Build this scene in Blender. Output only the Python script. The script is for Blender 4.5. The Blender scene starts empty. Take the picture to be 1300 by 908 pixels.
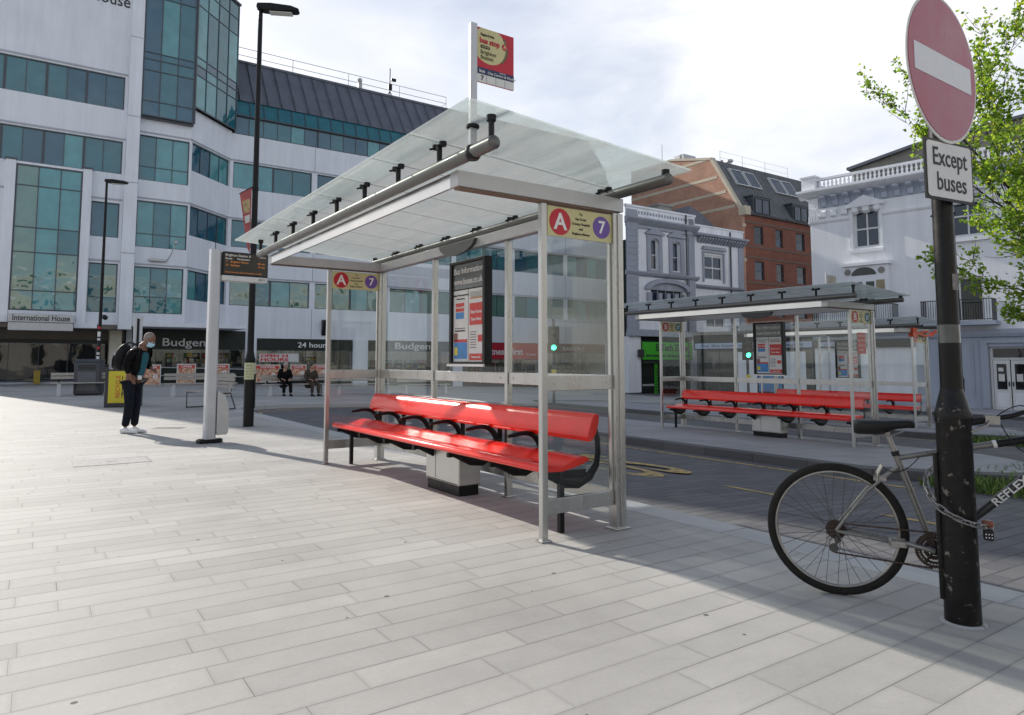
import bpy, math, random
from mathutils import Vector, Matrix
random.seed(7)
R=math.radians
scene=bpy.context.scene
COL=scene.collection

# ------------------------------------------------------------------ survey
# camera pose and the street grid were solved from the shelter, posts and kerbs.
# w runs across the road (V), s runs along it (U); all the setting is laid out in (w, s, z)
F,PY,PIT,H=881.0,387.7,R(4.607),1.25
TH=R(124.33)
U=(math.cos(TH),math.sin(TH)); V=(U[1],-U[0])
AV=math.atan2(V[1],V[0])
def W(w,s,z=0.0): return Vector((w*V[0]+s*U[0], w*V[1]+s*U[1], z))
def terr(w): return -0.030*max(0,min(w,70)-4.3)
SUN_EL=R(28.0); SUN_H=(-.738,.675)

# ------------------------------------------------------------------ object helpers
def empty(name,loc=(0,0,0),rz=0.0):
    o=bpy.data.objects.new(name,None); COL.objects.link(o)
    o.location=loc; o.rotation_euler=(0,0,rz); o.empty_display_size=.1
    return o
def tag(o,label,cat,group=None):
    o['label']=label; o['category']=cat
    if group: o['group']=group
    return o
def structure(o,kind='structure'):
    o['kind']=kind; return o
def thing(name,label,cat,loc=(0,0,0),rz=0.0,group=None):
    return tag(empty(name,loc,rz),label,cat,group)
def copy_tree(o,parent=None,loc=None,rz=None,label=None):
    c=o.copy(); COL.objects.link(c)
    if parent is not None: c.parent=parent
    if loc is not None: c.location=loc
    if rz is not None: c.rotation_euler=(0,0,rz)
    if label: c['label']=label
    for ch in list(o.children): copy_tree(ch,c)
    return c

class MB:
    """collects primitives into one mesh"""
    def __init__(s,M=None): s.v=[];s.f=[];s.mi=[];s.M=M or Matrix.Identity(4)
    def add(s,vs,fs,mi=0,M=None):
        T=s.M@M if M else s.M
        n=len(s.v); s.v+=[T@Vector(p) for p in vs]
        s.f+=[[i+n for i in f] for f in fs]; s.mi+=[mi]*len(fs)
        return s
    def box(s,x0,x1,y0,y1,z0,z1,mi=0,M=None):
        if x0>x1:x0,x1=x1,x0
        if y0>y1:y0,y1=y1,y0
        if z0>z1:z0,z1=z1,z0
        vs=[(x0,y0,z0),(x1,y0,z0),(x1,y1,z0),(x0,y1,z0),(x0,y0,z1),(x1,y0,z1),(x1,y1,z1),(x0,y1,z1)]
        return s.add(vs,[(0,3,2,1),(4,5,6,7),(0,1,5,4),(1,2,6,5),(2,3,7,6),(3,0,4,7)],mi,M)
    def quad(s,a,b,c,d,mi=0): return s.add([a,b,c,d],[(0,1,2,3)],mi)
    def prism(s,pts,axis,a,b,mi=0,M=None):
        """extrude a 2D polygon along axis ('x','y','z') from a to b"""
        def P(p,t): return {'x':(t,p[0],p[1]),'y':(p[0],t,p[1]),'z':(p[0],p[1],t)}[axis]
        n=len(pts); vs=[P(p,a) for p in pts]+[P(p,b) for p in pts]
        fs=[list(range(n))[::-1],list(range(n,2*n))]+[[i,(i+1)%n,n+(i+1)%n,n+i] for i in range(n)]
        return s.add(vs,fs,mi,M)
    def tube(s,path,r,n=10,mi=0,M=None,caps=True,flat=None):
        """round (or flattened) tube along a path; r a number or one per point"""
        P=[Vector(p) for p in path]; m=len(P)
        rr=r if isinstance(r,(list,tuple)) else [r]*m
        vs=[];up=None
        for i in range(m):
            t=(P[min(i+1,m-1)]-P[max(i-1,0)])
            if t.length<1e-9: t=Vector((0,0,1))
            t.normalize()
            if up is None:
                up=Vector((0,0,1)) if abs(t.z)<.9 else Vector((0,1,0))
                if flat: up=Vector(flat[0])
            a=t.cross(up)
            if a.length<1e-6: a=t.cross(Vector((1,0,0)))
            a.normalize(); b=a.cross(t).normalized(); up=b
            k=flat[1] if flat else 1
            for j in range(n):
                q=2*math.pi*j/n
                vs.append(P[i]+a*(math.cos(q)*rr[i])+b*(math.sin(q)*rr[i]*k))
        fs=[[i*n+j,i*n+(j+1)%n,(i+1)*n+(j+1)%n,(i+1)*n+j] for i in range(m-1) for j in range(n)]
        if caps: fs+=[list(range(n))[::-1],[(m-1)*n+j for j in range(n)]]
        return s.add(vs,fs,mi,M)
    def lathe(s,prof,n=16,mi=0,M=None):
        """profile [(r,z)...] around z"""
        vs=[];m=len(prof)
        for r,z in prof:
            for j in range(n):
                q=2*math.pi*j/n; vs.append((math.cos(q)*r,math.sin(q)*r,z))
        fs=[[i*n+j,i*n+(j+1)%n,(i+1)*n+(j+1)%n,(i+1)*n+j] for i in range(m-1) for j in range(n)]
        fs+=[list(range(n))[::-1],[(m-1)*n+j for j in range(n)]]
        return s.add(vs,fs,mi,M)
    def disc(s,c,r,nrm,th,n=32,mi=0,sx=1):
        z=Vector(nrm).normalized(); q=z.to_track_quat('Z','Y').to_matrix().to_4x4()
        M=Matrix.Translation(c)@q
        return s.lathe([(r,-th/2),(r,th/2)],n,mi,M)
    def ball(s,c,r,n=12,m=8,sc=(1,1,1),mi=0,M=None):
        pr=[(max(1e-4,math.sin(math.pi*i/m))*1,-math.cos(math.pi*i/m)) for i in range(m+1)]
        T=Matrix.Translation(c)@Matrix.Diagonal((r*sc[0],r*sc[1],r*sc[2],1))
        return s.lathe(pr,n,mi,(M@T) if M else T)
    def mesh(s,name,mats,smooth=None):
        me=bpy.data.meshes.new(name); me.from_pydata([tuple(v) for v in s.v],[],s.f)
        if not isinstance(mats,(list,tuple)): mats=[mats]
        for m in mats: me.materials.append(m)
        me.polygons.foreach_set('material_index',s.mi)
        if smooth is not None:
            me.polygons.foreach_set('use_smooth',[True]*len(s.f))
            me.update()
            try: me.set_sharp_from_angle(angle=R(smooth))
            except Exception: pass
        me.update(); return me
    def obj(s,name,mats,parent=None,smooth=None,bevel=0):
        o=bpy.data.objects.new(name,s.mesh(name,mats,smooth)); COL.objects.link(o)
        if parent is not None: o.parent=parent
        if bevel:
            b=o.modifiers.new('bevel','BEVEL'); b.width=bevel; b.segments=2; b.limit_method='ANGLE'; b.angle_limit=R(40)
        return o

def bez(p0,p1,p2,n=8):
    p0,p1,p2=Vector(p0),Vector(p1),Vector(p2)
    return [p0*(1-t)**2+p1*2*t*(1-t)+p2*t*t for t in [i/n for i in range(n+1)]]

def text(parent,name,body,size,M,mat,width=None,bold=0.0,ext=.0015,align='CENTER',spacing=1.0,line=1.0):
    """lettering as a thin mesh; M maps text x->right, y->up, z->outwards"""
    cu=bpy.data.curves.new('t','FONT'); cu.body=body; cu.size=size; cu.align_x=align; cu.align_y='CENTER'
    cu.extrude=ext; cu.offset=bold*size; cu.resolution_u=3; cu.space_character=spacing; cu.space_line=line
    t=bpy.data.objects.new('t',cu); COL.objects.link(t)
    dg=bpy.context.evaluated_depsgraph_get()
    me=bpy.data.meshes.new_from_object(t.evaluated_get(dg))
    bpy.data.objects.remove(t); bpy.data.curves.remove(cu)
    if width and len(me.vertices):
        xs=[v.co.x for v in me.vertices]; wd=max(xs)-min(xs); k=width/wd
        me.transform(Matrix.Diagonal((k,1,1,1)))
    me.transform(M); me.materials.clear(); me.materials.append(mat); me.name=name
    o=bpy.data.objects.new(name,me); COL.objects.link(o)
    if parent is not None: o.parent=parent
    return o
def TM(o,x,y):
    """matrix with text x-axis along x, y-axis along y, at o"""
    x=Vector(x).normalized(); y=Vector(y).normalized(); z=x.cross(y)
    return Matrix(((x.x,y.x,z.x,o[0]),(x.y,y.y,z.y,o[1]),(x.z,y.z,z.z,o[2]),(0,0,0,1)))

# ------------------------------------------------------------------ materials
def nt(name):
    m=bpy.data.materials.new(name); m.use_nodes=True
    t=m.node_tree; return m,t,t.nodes['Principled BSDF'],t.nodes['Material Output']
def ND(t,ty,**k):
    n=t.nodes.new(ty)
    for a,b in k.items():
        if a.startswith('i_'): n.inputs[a[2:].replace('_',' ')].default_value=b
        else: setattr(n,a,b)
    return n
def mat(name,c,rough=.6,metal=0.0,spec=.5,var=.12,sc=4.0,bump=0.0,bsc=30.0,dirt=None,dsc=1.5,dlo=.55,dhi=.7,coat=0,stretch=None):
    m,t,b,o=nt(name); L=t.links
    b.inputs['Roughness'].default_value=rough; b.inputs['Metallic'].default_value=metal
    b.inputs['Specular IOR Level'].default_value=spec; b.inputs['Coat Weight'].default_value=coat
    tc=ND(t,'ShaderNodeTexCoord'); src=tc.outputs['Object']
    if stretch:
        mp=ND(t,'ShaderNodeMapping'); mp.inputs['Scale'].default_value=stretch; L.new(src,mp.inputs[0]); src=mp.outputs[0]
    n=ND(t,'ShaderNodeTexNoise'); n.inputs['Scale'].default_value=sc; n.inputs['Detail'].default_value=5; n.inputs['Roughness'].default_value=.65
    L.new(src,n.inputs['Vector'])
    mr=ND(t,'ShaderNodeMapRange'); mr.inputs['From Min'].default_value=.3; mr.inputs['From Max'].default_value=.7
    mr.inputs['To Min'].default_value=1-var; mr.inputs['To Max'].default_value=1+var
    L.new(n.outputs['Fac'],mr.inputs['Value'])
    vm=ND(t,'ShaderNodeVectorMath',operation='SCALE'); vm.inputs[0].default_value=c[:3]; L.new(mr.outputs[0],vm.inputs['Scale'])
    out=vm.outputs[0]
    if dirt:
        n2=ND(t,'ShaderNodeTexNoise'); n2.inputs['Scale'].default_value=dsc; n2.inputs['Detail'].default_value=8; n2.inputs['Roughness'].default_value=.7
        L.new(src,n2.inputs['Vector'])
        m2=ND(t,'ShaderNodeMapRange'); m2.inputs['From Min'].default_value=dlo; m2.inputs['From Max'].default_value=dhi
        L.new(n2.outputs['Fac'],m2.inputs['Value'])
        mx=ND(t,'ShaderNodeMix',data_type='RGBA'); L.new(m2.outputs[0],mx.inputs[0]); L.new(out,mx.inputs[6]); mx.inputs[7].default_value=(*dirt,1)
        out=mx.outputs[2]
    L.new(out,b.inputs['Base Color'])
    if rough>.05 and rough<.6:
        m3=ND(t,'ShaderNodeMapRange'); m3.inputs['From Min'].default_value=.3; m3.inputs['From Max'].default_value=.7
        m3.inputs['To Min'].default_value=rough*.75; m3.inputs['To Max'].default_value=rough*1.3
        L.new(n.outputs['Fac'],m3.inputs['Value']); L.new(m3.outputs[0],b.inputs['Roughness'])
    if bump:
        n4=ND(t,'ShaderNodeTexNoise'); n4.inputs['Scale'].default_value=bsc; n4.inputs['Detail'].default_value=4
        L.new(src,n4.inputs['Vector'])
        bp=ND(t,'ShaderNodeBump'); bp.inputs['Strength'].default_value=bump; bp.inputs['Distance'].default_value=.02
        L.new(n4.outputs['Fac'],bp.inputs['Height']); L.new(bp.outputs[0],b.inputs['Normal'])
    return m
def glassmat(name,tint=(.93,.97,.95),refl=.9,smear=.0,frit=None):
    """clear sheet glass: what is behind it shows, the surface mirrors; optional printed dots"""
    m,t,b,o=nt(name); L=t.links; t.nodes.remove(b)
    tr=ND(t,'ShaderNodeBsdfTransparent'); tr.inputs[0].default_value=(*tint,1)
    gl=ND(t,'ShaderNodeBsdfGlossy'); gl.inputs['Roughness'].default_value=.015; gl.inputs[0].default_value=(.95,1,.98,1)
    fr=ND(t,'ShaderNodeFresnel'); ge=ND(t,'ShaderNodeNewGeometry')
    io=ND(t,'ShaderNodeMapRange'); io.inputs['To Min'].default_value=1.45; io.inputs['To Max'].default_value=1/1.45; L.new(ge.outputs['Backfacing'],io.inputs['Value']); L.new(io.outputs[0],fr.inputs['IOR'])
    mu=ND(t,'ShaderNodeMath',operation='MULTIPLY'); L.new(fr.outputs[0],mu.inputs[0]); mu.inputs[1].default_value=refl
    mx=ND(t,'ShaderNodeMixShader'); L.new(mu.outputs[0],mx.inputs[0]); L.new(tr.outputs[0],mx.inputs[1]); L.new(gl.outputs[0],mx.inputs[2])
    out=mx.outputs[0]
    tc=ND(t,'ShaderNodeTexCoord')
    if smear:
        n=ND(t,'ShaderNodeTexNoise'); n.inputs['Scale'].default_value=3; n.inputs['Detail'].default_value=8; L.new(tc.outputs['Object'],n.inputs['Vector'])
        mr=ND(t,'ShaderNodeMapRange'); mr.inputs['From Min'].default_value=.35; mr.inputs['From Max'].default_value=.75; mr.inputs['To Max'].default_value=smear
        L.new(n.outputs['Fac'],mr.inputs['Value'])
        df=ND(t,'ShaderNodeBsdfDiffuse'); df.inputs[0].default_value=(.6,.62,.62,1)
        m2=ND(t,'ShaderNodeMixShader'); L.new(mr.outputs[0],m2.inputs[0]); L.new(out,m2.inputs[1]); L.new(df.outputs[0],m2.inputs[2]); out=m2.outputs[0]
    if frit:
        lo,hi,col=frit
        # printed ceramic stripes, coverage streaked on purpose to break up the shadow below
        wv=ND(t,'ShaderNodeTexWave',wave_type='BANDS',bands_direction='X'); wv.inputs['Scale'].default_value=26
        L.new(tc.outputs['Object'],wv.inputs['Vector'])
        n=ND(t,'ShaderNodeTexNoise'); n.inputs['Scale'].default_value=1.6; n.inputs['Detail'].default_value=9; n.inputs['Roughness'].default_value=.62
        mpf=ND(t,'ShaderNodeMapping'); mpf.inputs['Scale'].default_value=(.5,4.2,1); L.new(tc.outputs['Object'],mpf.inputs[0]); L.new(mpf.outputs[0],n.inputs['Vector'])
        a=ND(t,'ShaderNodeMapRange'); a.inputs['To Min'].default_value=lo; a.inputs['To Max'].default_value=hi; L.new(wv.outputs['Fac'],a.inputs['Value'])
        c=ND(t,'ShaderNodeMapRange'); c.inputs['From Min'].default_value=.35; c.inputs['From Max'].default_value=.7; c.inputs['To Min'].default_value=-.22; c.inputs['To Max'].default_value=.14; L.new(n.outputs['Fac'],c.inputs['Value'])
        ad=ND(t,'ShaderNodeMath',operation='ADD',use_clamp=True); L.new(a.outputs[0],ad.inputs[0]); L.new(c.outputs[0],ad.inputs[1])
        tl=ND(t,'ShaderNodeBsdfTranslucent'); tl.inputs[0].default_value=(*col,1)
        df=ND(t,'ShaderNodeBsdfDiffuse'); df.inputs[0].default_value=(*col,1)
        md=ND(t,'ShaderNodeMixShader'); md.inputs[0].default_value=.4; L.new(tl.outputs[0],md.inputs[1]); L.new(df.outputs[0],md.inputs[2])
        m2=ND(t,'ShaderNodeMixShader'); L.new(ad.outputs[0],m2.inputs[0]); L.new(out,m2.inputs[1]); L.new(md.outputs[0],m2.inputs[2]); out=m2.outputs[0]
    L.new(out,o.inputs['Surface']); return m
def emit(name,c,st):
    m,t,b,o=nt(name); b.inputs['Base Color'].default_value=(*[x*.3 for x in c],1)
    b.inputs['Emission Color'].default_value=(*c,1); b.inputs['Emission Strength'].default_value=st; return m

def paving(name,c1,c2,joint,row,length,jw,rot,rough=.75,gum=0.0,jbump=.6,stain=.18,wpatch=None):
    """long staggered stone planks: every row gets its own offset and every stone its own tone"""
    m,t,b,o=nt(name); L=t.links
    tc=ND(t,'ShaderNodeTexCoord'); mp=ND(t,'ShaderNodeMapping',vector_type='POINT'); mp.inputs['Rotation'].default_value=(0,0,rot)
    L.new(tc.outputs['Object'],mp.inputs[0]); sp=ND(t,'ShaderNodeSeparateXYZ'); L.new(mp.outputs[0],sp.inputs[0])
    def M(op,a,b_=None,c=None):
        n=ND(t,'ShaderNodeMath',operation=op)
        for i,x in enumerate((a,b_,c)):
            if x is None: continue
            if isinstance(x,(int,float)): n.inputs[i].default_value=x
            else: L.new(x,n.inputs[i])
        return n.outputs[0]
    y=M('DIVIDE',sp.outputs[1],row); r=M('FLOOR',y); fy=M('SUBTRACT',y,r)
    wn=ND(t,'ShaderNodeTexWhiteNoise',noise_dimensions='1D'); L.new(r,wn.inputs['W'])
    x=M('ADD',M('DIVIDE',sp.outputs[0],length),M('MULTIPLY',wn.outputs['Value'],7.3)); k=M('FLOOR',x); fx=M('SUBTRACT',x,k)
    cb=ND(t,'ShaderNodeCombineXYZ'); L.new(k,cb.inputs[0]); L.new(r,cb.inputs[1])
    w2=ND(t,'ShaderNodeTexWhiteNoise',noise_dimensions='2D'); L.new(cb.outputs[0],w2.inputs['Vector'])
    ey=M('MINIMUM',fy,M('SUBTRACT',1.0,fy)); ex=M('MINIMUM',fx,M('SUBTRACT',1.0,fx))
    dy=M('MULTIPLY',ey,row); dx=M('MULTIPLY',ex,length)
    # the long joints are open and dark, the cross joints mostly tight
    tight=M('MULTIPLY_ADD',w2.outputs['Value'],jw*.8,jw*.1)
    n0=ND(t,'ShaderNodeTexNoise'); n0.inputs['Scale'].default_value=1.7; n0.inputs['Detail'].default_value=3; L.new(mp.outputs[0],n0.inputs['Vector'])
    jy=M('MULTIPLY',M('SMOOTH_MIN',n0.outputs['Fac'],.62,.1),jw*1.9)
    line=M('MAXIMUM',M('LESS_THAN',dy,jy),M('LESS_THAN',dx,tight))
    n1=ND(t,'ShaderNodeTexNoise'); n1.inputs['Scale'].default_value=.55; n1.inputs['Detail'].default_value=8; n1.inputs['Roughness'].default_value=.65; L.new(mp.outputs[0],n1.inputs['Vector'])
    n2=ND(t,'ShaderNodeTexNoise'); n2.inputs['Scale'].default_value=45; n2.inputs['Detail'].default_value=6; n2.inputs['Roughness'].default_value=.8; L.new(mp.outputs[0],n2.inputs['Vector'])
    mx=ND(t,'ShaderNodeMix',data_type='RGBA'); L.new(w2.outputs['Value'],mx.inputs[0]); mx.inputs[6].default_value=(*c1,1); mx.inputs[7].default_value=(*c2,1)
    f=M('ADD',M('MULTIPLY_ADD',n1.outputs['Fac'],stain*2.4,1-stain*1.2),M('MULTIPLY_ADD',n2.outputs['Fac'],.3,-.15))
    sc=ND(t,'ShaderNodeVectorMath',operation='SCALE'); L.new(mx.outputs[2],sc.inputs[0]); L.new(f,sc.inputs['Scale'])
    out=sc.outputs[0]
    # grime gathered along the joints
    nd=M('MINIMUM',dx,dy); gr=M('MULTIPLY',M('SUBTRACT',1.0,M('MINIMUM',M('DIVIDE',nd,.022),1.0)),M('MULTIPLY',n1.outputs['Fac'],.20))
    gs=ND(t,'ShaderNodeVectorMath',operation='SCALE'); L.new(out,gs.inputs[0]); L.new(M('SUBTRACT',1.0,gr),gs.inputs['Scale']); out=gs.outputs[0]
    if gum:
        vo=ND(t,'ShaderNodeTexVoronoi',feature='F1'); vo.inputs['Scale'].default_value=5.0; L.new(mp.outputs[0],vo.inputs['Vector'])
        g=M('LESS_THAN',vo.outputs['Distance'],M('MULTIPLY',ND_sep(t,L,vo.outputs['Color'],0),.075))
        g2=M('MULTIPLY',g,gum)
        mg=ND(t,'ShaderNodeMix',data_type='RGBA'); L.new(g2,mg.inputs[0]); L.new(out,mg.inputs[6])
        w3=ND(t,'ShaderNodeMix',data_type='RGBA'); L.new(M('GREATER_THAN',ND_sep(t,L,vo.outputs['Color'],1),.30),w3.inputs[0]); w3.inputs[6].default_value=(.62,.6,.56,1); w3.inputs[7].default_value=(.07,.065,.06,1)
        L.new(w3.outputs[2],mg.inputs[7]); out=mg.outputs[2]
    mj=ND(t,'ShaderNodeMix',data_type='RGBA'); L.new(M('MULTIPLY',line,M('MULTIPLY_ADD',ND_sep(t,L,w2.outputs['Color'],1),.75,.25)),mj.inputs[0]); L.new(out,mj.inputs[6]); mj.inputs[7].default_value=(*joint,1)
    L.new(mj.outputs[2],b.inputs['Base Color'])
    L.new(M('MULTIPLY_ADD',n1.outputs['Fac'],.25,rough-.12),b.inputs['Roughness'])
    b.inputs['Specular IOR Level'].default_value=.25
    bp=ND(t,'ShaderNodeBump'); bp.inputs['Strength'].default_value=jbump; bp.inputs['Distance'].default_value=.012
    hh=M('ADD',M('MULTIPLY',line,-1.0),M('ADD',M('MULTIPLY',n2.outputs['Fac'],.25),M('MULTIPLY',w2.outputs['Value'],.15)))
    L.new(hh,bp.inputs['Height']); L.new(bp.outputs[0],b.inputs['Normal'])
    return m
def ND_sep(t,L,sock,i):
    n=t.nodes.new('ShaderNodeSeparateColor'); L.new(sock,n.inputs[0]); return n.outputs[i]
def brickmat(name,c1,c2,mortar,sx=.225,sz=.075,ax='x'):
    m,t,b,o=nt(name); L=t.links
    tc=ND(t,'ShaderNodeTexCoord'); sp=ND(t,'ShaderNodeSeparateXYZ'); L.new(tc.outputs['Object'],sp.inputs[0])
    ad=ND(t,'ShaderNodeMath',operation='ADD'); L.new(sp.outputs[0],ad.inputs[0]); L.new(sp.outputs[1],ad.inputs[1])
    cb=ND(t,'ShaderNodeCombineXYZ'); L.new(ad.outputs[0],cb.inputs[0]); L.new(sp.outputs[2],cb.inputs[1])
    br=ND(t,'ShaderNodeTexBrick'); L.new(cb.outputs[0],br.inputs['Vector'])
    br.inputs['Color1'].default_value=(*c1,1); br.inputs['Color2'].default_value=(*c2,1); br.inputs['Mortar'].default_value=(*mortar,1)
    br.inputs['Scale'].default_value=1; br.inputs['Brick Width'].default_value=sx; br.inputs['Row Height'].default_value=sz; br.inputs['Mortar Size'].default_value=.006; br.inputs['Bias'].default_value=-.1
    n=ND(t,'ShaderNodeTexNoise'); n.inputs['Scale'].default_value=.9; n.inputs['Detail'].default_value=7; L.new(tc.outputs['Object'],n.inputs['Vector'])
    mr=ND(t,'ShaderNodeMapRange'); mr.inputs['To Min'].default_value=.65; mr.inputs['To Max'].default_value=1.35; L.new(n.outputs['Fac'],mr.inputs['Value'])
    vm=ND(t,'ShaderNodeVectorMath',operation='SCALE'); L.new(br.outputs['Color'],vm.inputs[0]); L.new(mr.outputs[0],vm.inputs['Scale'])
    L.new(vm.outputs[0],b.inputs['Base Color']); b.inputs['Roughness'].default_value=.85
    bp=ND(t,'ShaderNodeBump'); bp.inputs['Strength'].default_value=.4; bp.inputs['Distance'].default_value=.01; L.new(br.outputs['Fac'],bp.inputs['Height']); bp.invert=True
    L.new(bp.outputs[0],b.inputs['Normal'])
    return m
def wallmat(name,c,streak=.12,rough=.7):
    """painted render: soft patches, rain streaks running down"""
    m,t,b,o=nt(name); L=t.links
    tc=ND(t,'ShaderNodeTexCoord')
    mp=ND(t,'ShaderNodeMapping'); mp.inputs['Scale'].default_value=(1.6,1.6,.12); L.new(tc.outputs['Object'],mp.inputs[0])
    n=ND(t,'ShaderNodeTexNoise'); n.inputs['Scale'].default_value=1.5; n.inputs['Detail'].default_value=9; n.inputs['Roughness'].default_value=.75; L.new(mp.outputs[0],n.inputs['Vector'])
    n2=ND(t,'ShaderNodeTexNoise'); n2.inputs['Scale'].default_value=.7; n2.inputs['Detail'].default_value=6; L.new(tc.outputs['Object'],n2.inputs['Vector'])
    a=ND(t,'ShaderNodeMapRange'); a.inputs['From Min'].default_value=.35; a.inputs['From Max'].default_value=.75; a.inputs['To Min'].default_value=1.03; a.inputs['To Max'].default_value=1-streak*1.6; L.new(n.outputs['Fac'],a.inputs['Value'])
    b2=ND(t,'ShaderNodeMapRange'); b2.inputs['To Min'].default_value=1-streak; b2.inputs['To Max'].default_value=1+streak*.8; L.new(n2.outputs['Fac'],b2.inputs['Value'])
    mu=ND(t,'ShaderNodeMath',operation='MULTIPLY'); L.new(a.outputs[0],mu.inputs[0]); L.new(b2.outputs[0],mu.inputs[1])
    vm=ND(t,'ShaderNodeVectorMath',operation='SCALE'); vm.inputs[0].default_value=c; L.new(mu.outputs[0],vm.inputs['Scale'])
    L.new(vm.outputs[0],b.inputs['Base Color']); b.inputs['Roughness'].default_value=rough; b.inputs['Specular IOR Level'].default_value=.3
    return m
def panemat(name,c,rough=.03,wob=.004,spec=.8,ior=1.5):
    """window pane over a dim room: tinted body plus a mirror coat that bows a little"""
    m,t,b,o=nt(name); L=t.links
    tc=ND(t,'ShaderNodeTexCoord')
    n=ND(t,'ShaderNodeTexNoise'); n.inputs['Scale'].default_value=.9; n.inputs['Detail'].default_value=1.5; L.new(tc.outputs['Object'],n.inputs['Vector'])
    bp=ND(t,'ShaderNodeBump'); bp.inputs['Strength'].default_value=1; bp.inputs['Distance'].default_value=wob*8; L.new(n.outputs['Fac'],bp.inputs['Height']); L.new(bp.outputs[0],b.inputs['Normal'])
    n2=ND(t,'ShaderNodeTexNoise'); n2.inputs['Scale'].default_value=1.3; n2.inputs['Detail'].default_value=3; L.new(tc.outputs['Object'],n2.inputs['Vector'])
    mr=ND(t,'ShaderNodeMapRange'); mr.inputs['From Min'].default_value=.3; mr.inputs['From Max'].default_value=.7; mr.inputs['To Min'].default_value=.86; mr.inputs['To Max'].default_value=1.14; L.new(n2.outputs['Fac'],mr.inputs['Value'])
    vm=ND(t,'ShaderNodeVectorMath',operation='SCALE'); vm.inputs[0].default_value=c; L.new(mr.outputs[0],vm.inputs['Scale'])
    L.new(vm.outputs[0],b.inputs['Base Color']); b.inputs['Roughness'].default_value=rough; b.inputs['Specular IOR Level'].default_value=spec; b.inputs['IOR'].default_value=ior
    return m

MT={}
MT['steel']=mat('brushed_steel',(.46,.46,.45),rough=.30,metal=.9,var=.12,sc=2.2,stretch=(3,3,.35),dirt=(.30,.30,.29),dlo=.66,dhi=.9,bump=.08,bsc=120)
MT['alu']=mat('dull_aluminium',(.62,.62,.60),rough=.42,metal=.75,var=.08,sc=3)
MT['silver_paint']=mat('silver_paint',(.50,.50,.50),rough=.45,metal=.3,var=.08,sc=5)
MT['polished']=mat('polished_beam',(.58,.58,.57),rough=.22,metal=1.0,var=.06)
MT['tube']=mat('grey_powder_coat',(.13,.128,.122),rough=.38,metal=.5,var=.1,sc=6)
MT['lightpost']=mat('light_grey_post',(.52,.53,.55),rough=.4,metal=.2,var=.06)
MT['black']=mat('black_paint',(.010,.010,.011),rough=.42,spec=.22,var=.25,sc=9)
MT['blackrub']=mat('black_rubber',(.012,.012,.012),rough=.7,spec=.25,var=.2)
MT['red']=mat('red_gloss',(.86,.022,.010),rough=.20,spec=.42,var=.1,sc=5,coat=.12,dirt=(.40,.015,.012),dsc=2.5,dlo=.62,dhi=.9)
MT['box']=mat('stainless_box',(.55,.55,.53),rough=.4,metal=.8,var=.08)
MT['glass']=glassmat('shelter_glass',(.965,.975,.97),.7,.004)
MT['roofglass']=glassmat('fritted_roof_glass',(.91,.95,.935),1.0,0,(.60,.84,(.72,.74,.73)))
MT['edge']=glassmat('clear_roof_glass',(.92,.965,.945),1.0,.04,(.42,.64,(.74,.765,.75)))
MT['cream']=mat('cream_vinyl',(.58,.53,.27),rough=.4,var=.04)
MT['white']=mat('white_vinyl',(.78,.78,.77),rough=.45,var=.04)
MT['offwhite']=mat('paper',(.66,.66,.64),rough=.6,var=.05)
MT['signred']=mat('sign_red',(.50,.012,.03),rough=.4,var=.05)
MT['purple']=mat('sign_purple',(.14,.07,.33),rough=.4,var=.05)
MT['navy']=mat('sign_navy',(.02,.03,.09),rough=.4,var=.05)
MT['olive']=mat('sign_olive',(.11,.12,.05),rough=.4,var=.05)
MT['teal']=mat('sign_teal',(.02,.16,.22),rough=.4)
MT['dark']=mat('dark_panel',(.015,.015,.017),rough=.4,spec=.25,var=.2)
MT['hdr']=mat('grey_header',(.10,.11,.10),rough=.2,var=.2)
MT['ink']=mat('ink',(.03,.03,.03),rough=.6)
MT['blue']=mat('poster_blue',(.05,.22,.50),rough=.5,var=.3,sc=12)
MT['poster_red']=mat('poster_red',(.55,.04,.03),rough=.5,var=.2,sc=9)
MT['yellow']=mat('panel_yellow',(.62,.52,.03),rough=.5,var=.08)
MT['yellowline']=mat('road_paint_yellow',(.50,.36,.13),rough=.8,var=.25,sc=14,dirt=(.10,.10,.11),dsc=9,dlo=.48,dhi=.62)
MT['green']=mat('shop_green',(.05,.42,.02),rough=.5,var=.06)
MT['wood']=mat('weathered_timber',(.40,.37,.33),rough=.75,var=.25,sc=3,stretch=(2,14,14),bump=.2)
MT['conc']=mat('pale_concrete',(.52,.52,.53),rough=.75,var=.12,sc=6)
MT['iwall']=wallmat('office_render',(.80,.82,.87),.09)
MT['iwall2']=wallmat('office_render_grey_trim',(.46,.47,.52),.1)  # darker grey render for string courses and pier bands
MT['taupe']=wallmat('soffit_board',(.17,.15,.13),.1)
MT['frame']=mat('grey_window_frame',(.06,.07,.085),rough=.4,var=.08)
MT['wframe']=mat('white_window_frame',(.68,.68,.68),rough=.5,var=.05)
MT['p1']=panemat('teal_pane',(.022,.145,.175),ior=1.8,spec=.5)
MT['p2']=panemat('pale_reflection_pane',(.08,.28,.30),ior=1.8,spec=.5)  # paler tint stands in for reflections; no blind behind the glass
MT['p3']=panemat('blue_pane',(.018,.095,.145),ior=1.8,spec=.5)
MT['p4']=panemat('green_pane',(.07,.18,.14),ior=2.1,spec=.5,wob=.006)
MT['pdark']=panemat('dark_pane',(.012,.014,.016),spec=.6,wob=.0012)
MT['psash']=panemat('sash_pane',(.03,.045,.07),spec=.6)
MT['pshop']=panemat('shop_pane',(.03,.033,.03),spec=.6,wob=.0012)
MT['fascia']=mat('dark_green_fascia',(.018,.024,.020),rough=.4,spec=.25,var=.2)
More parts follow.
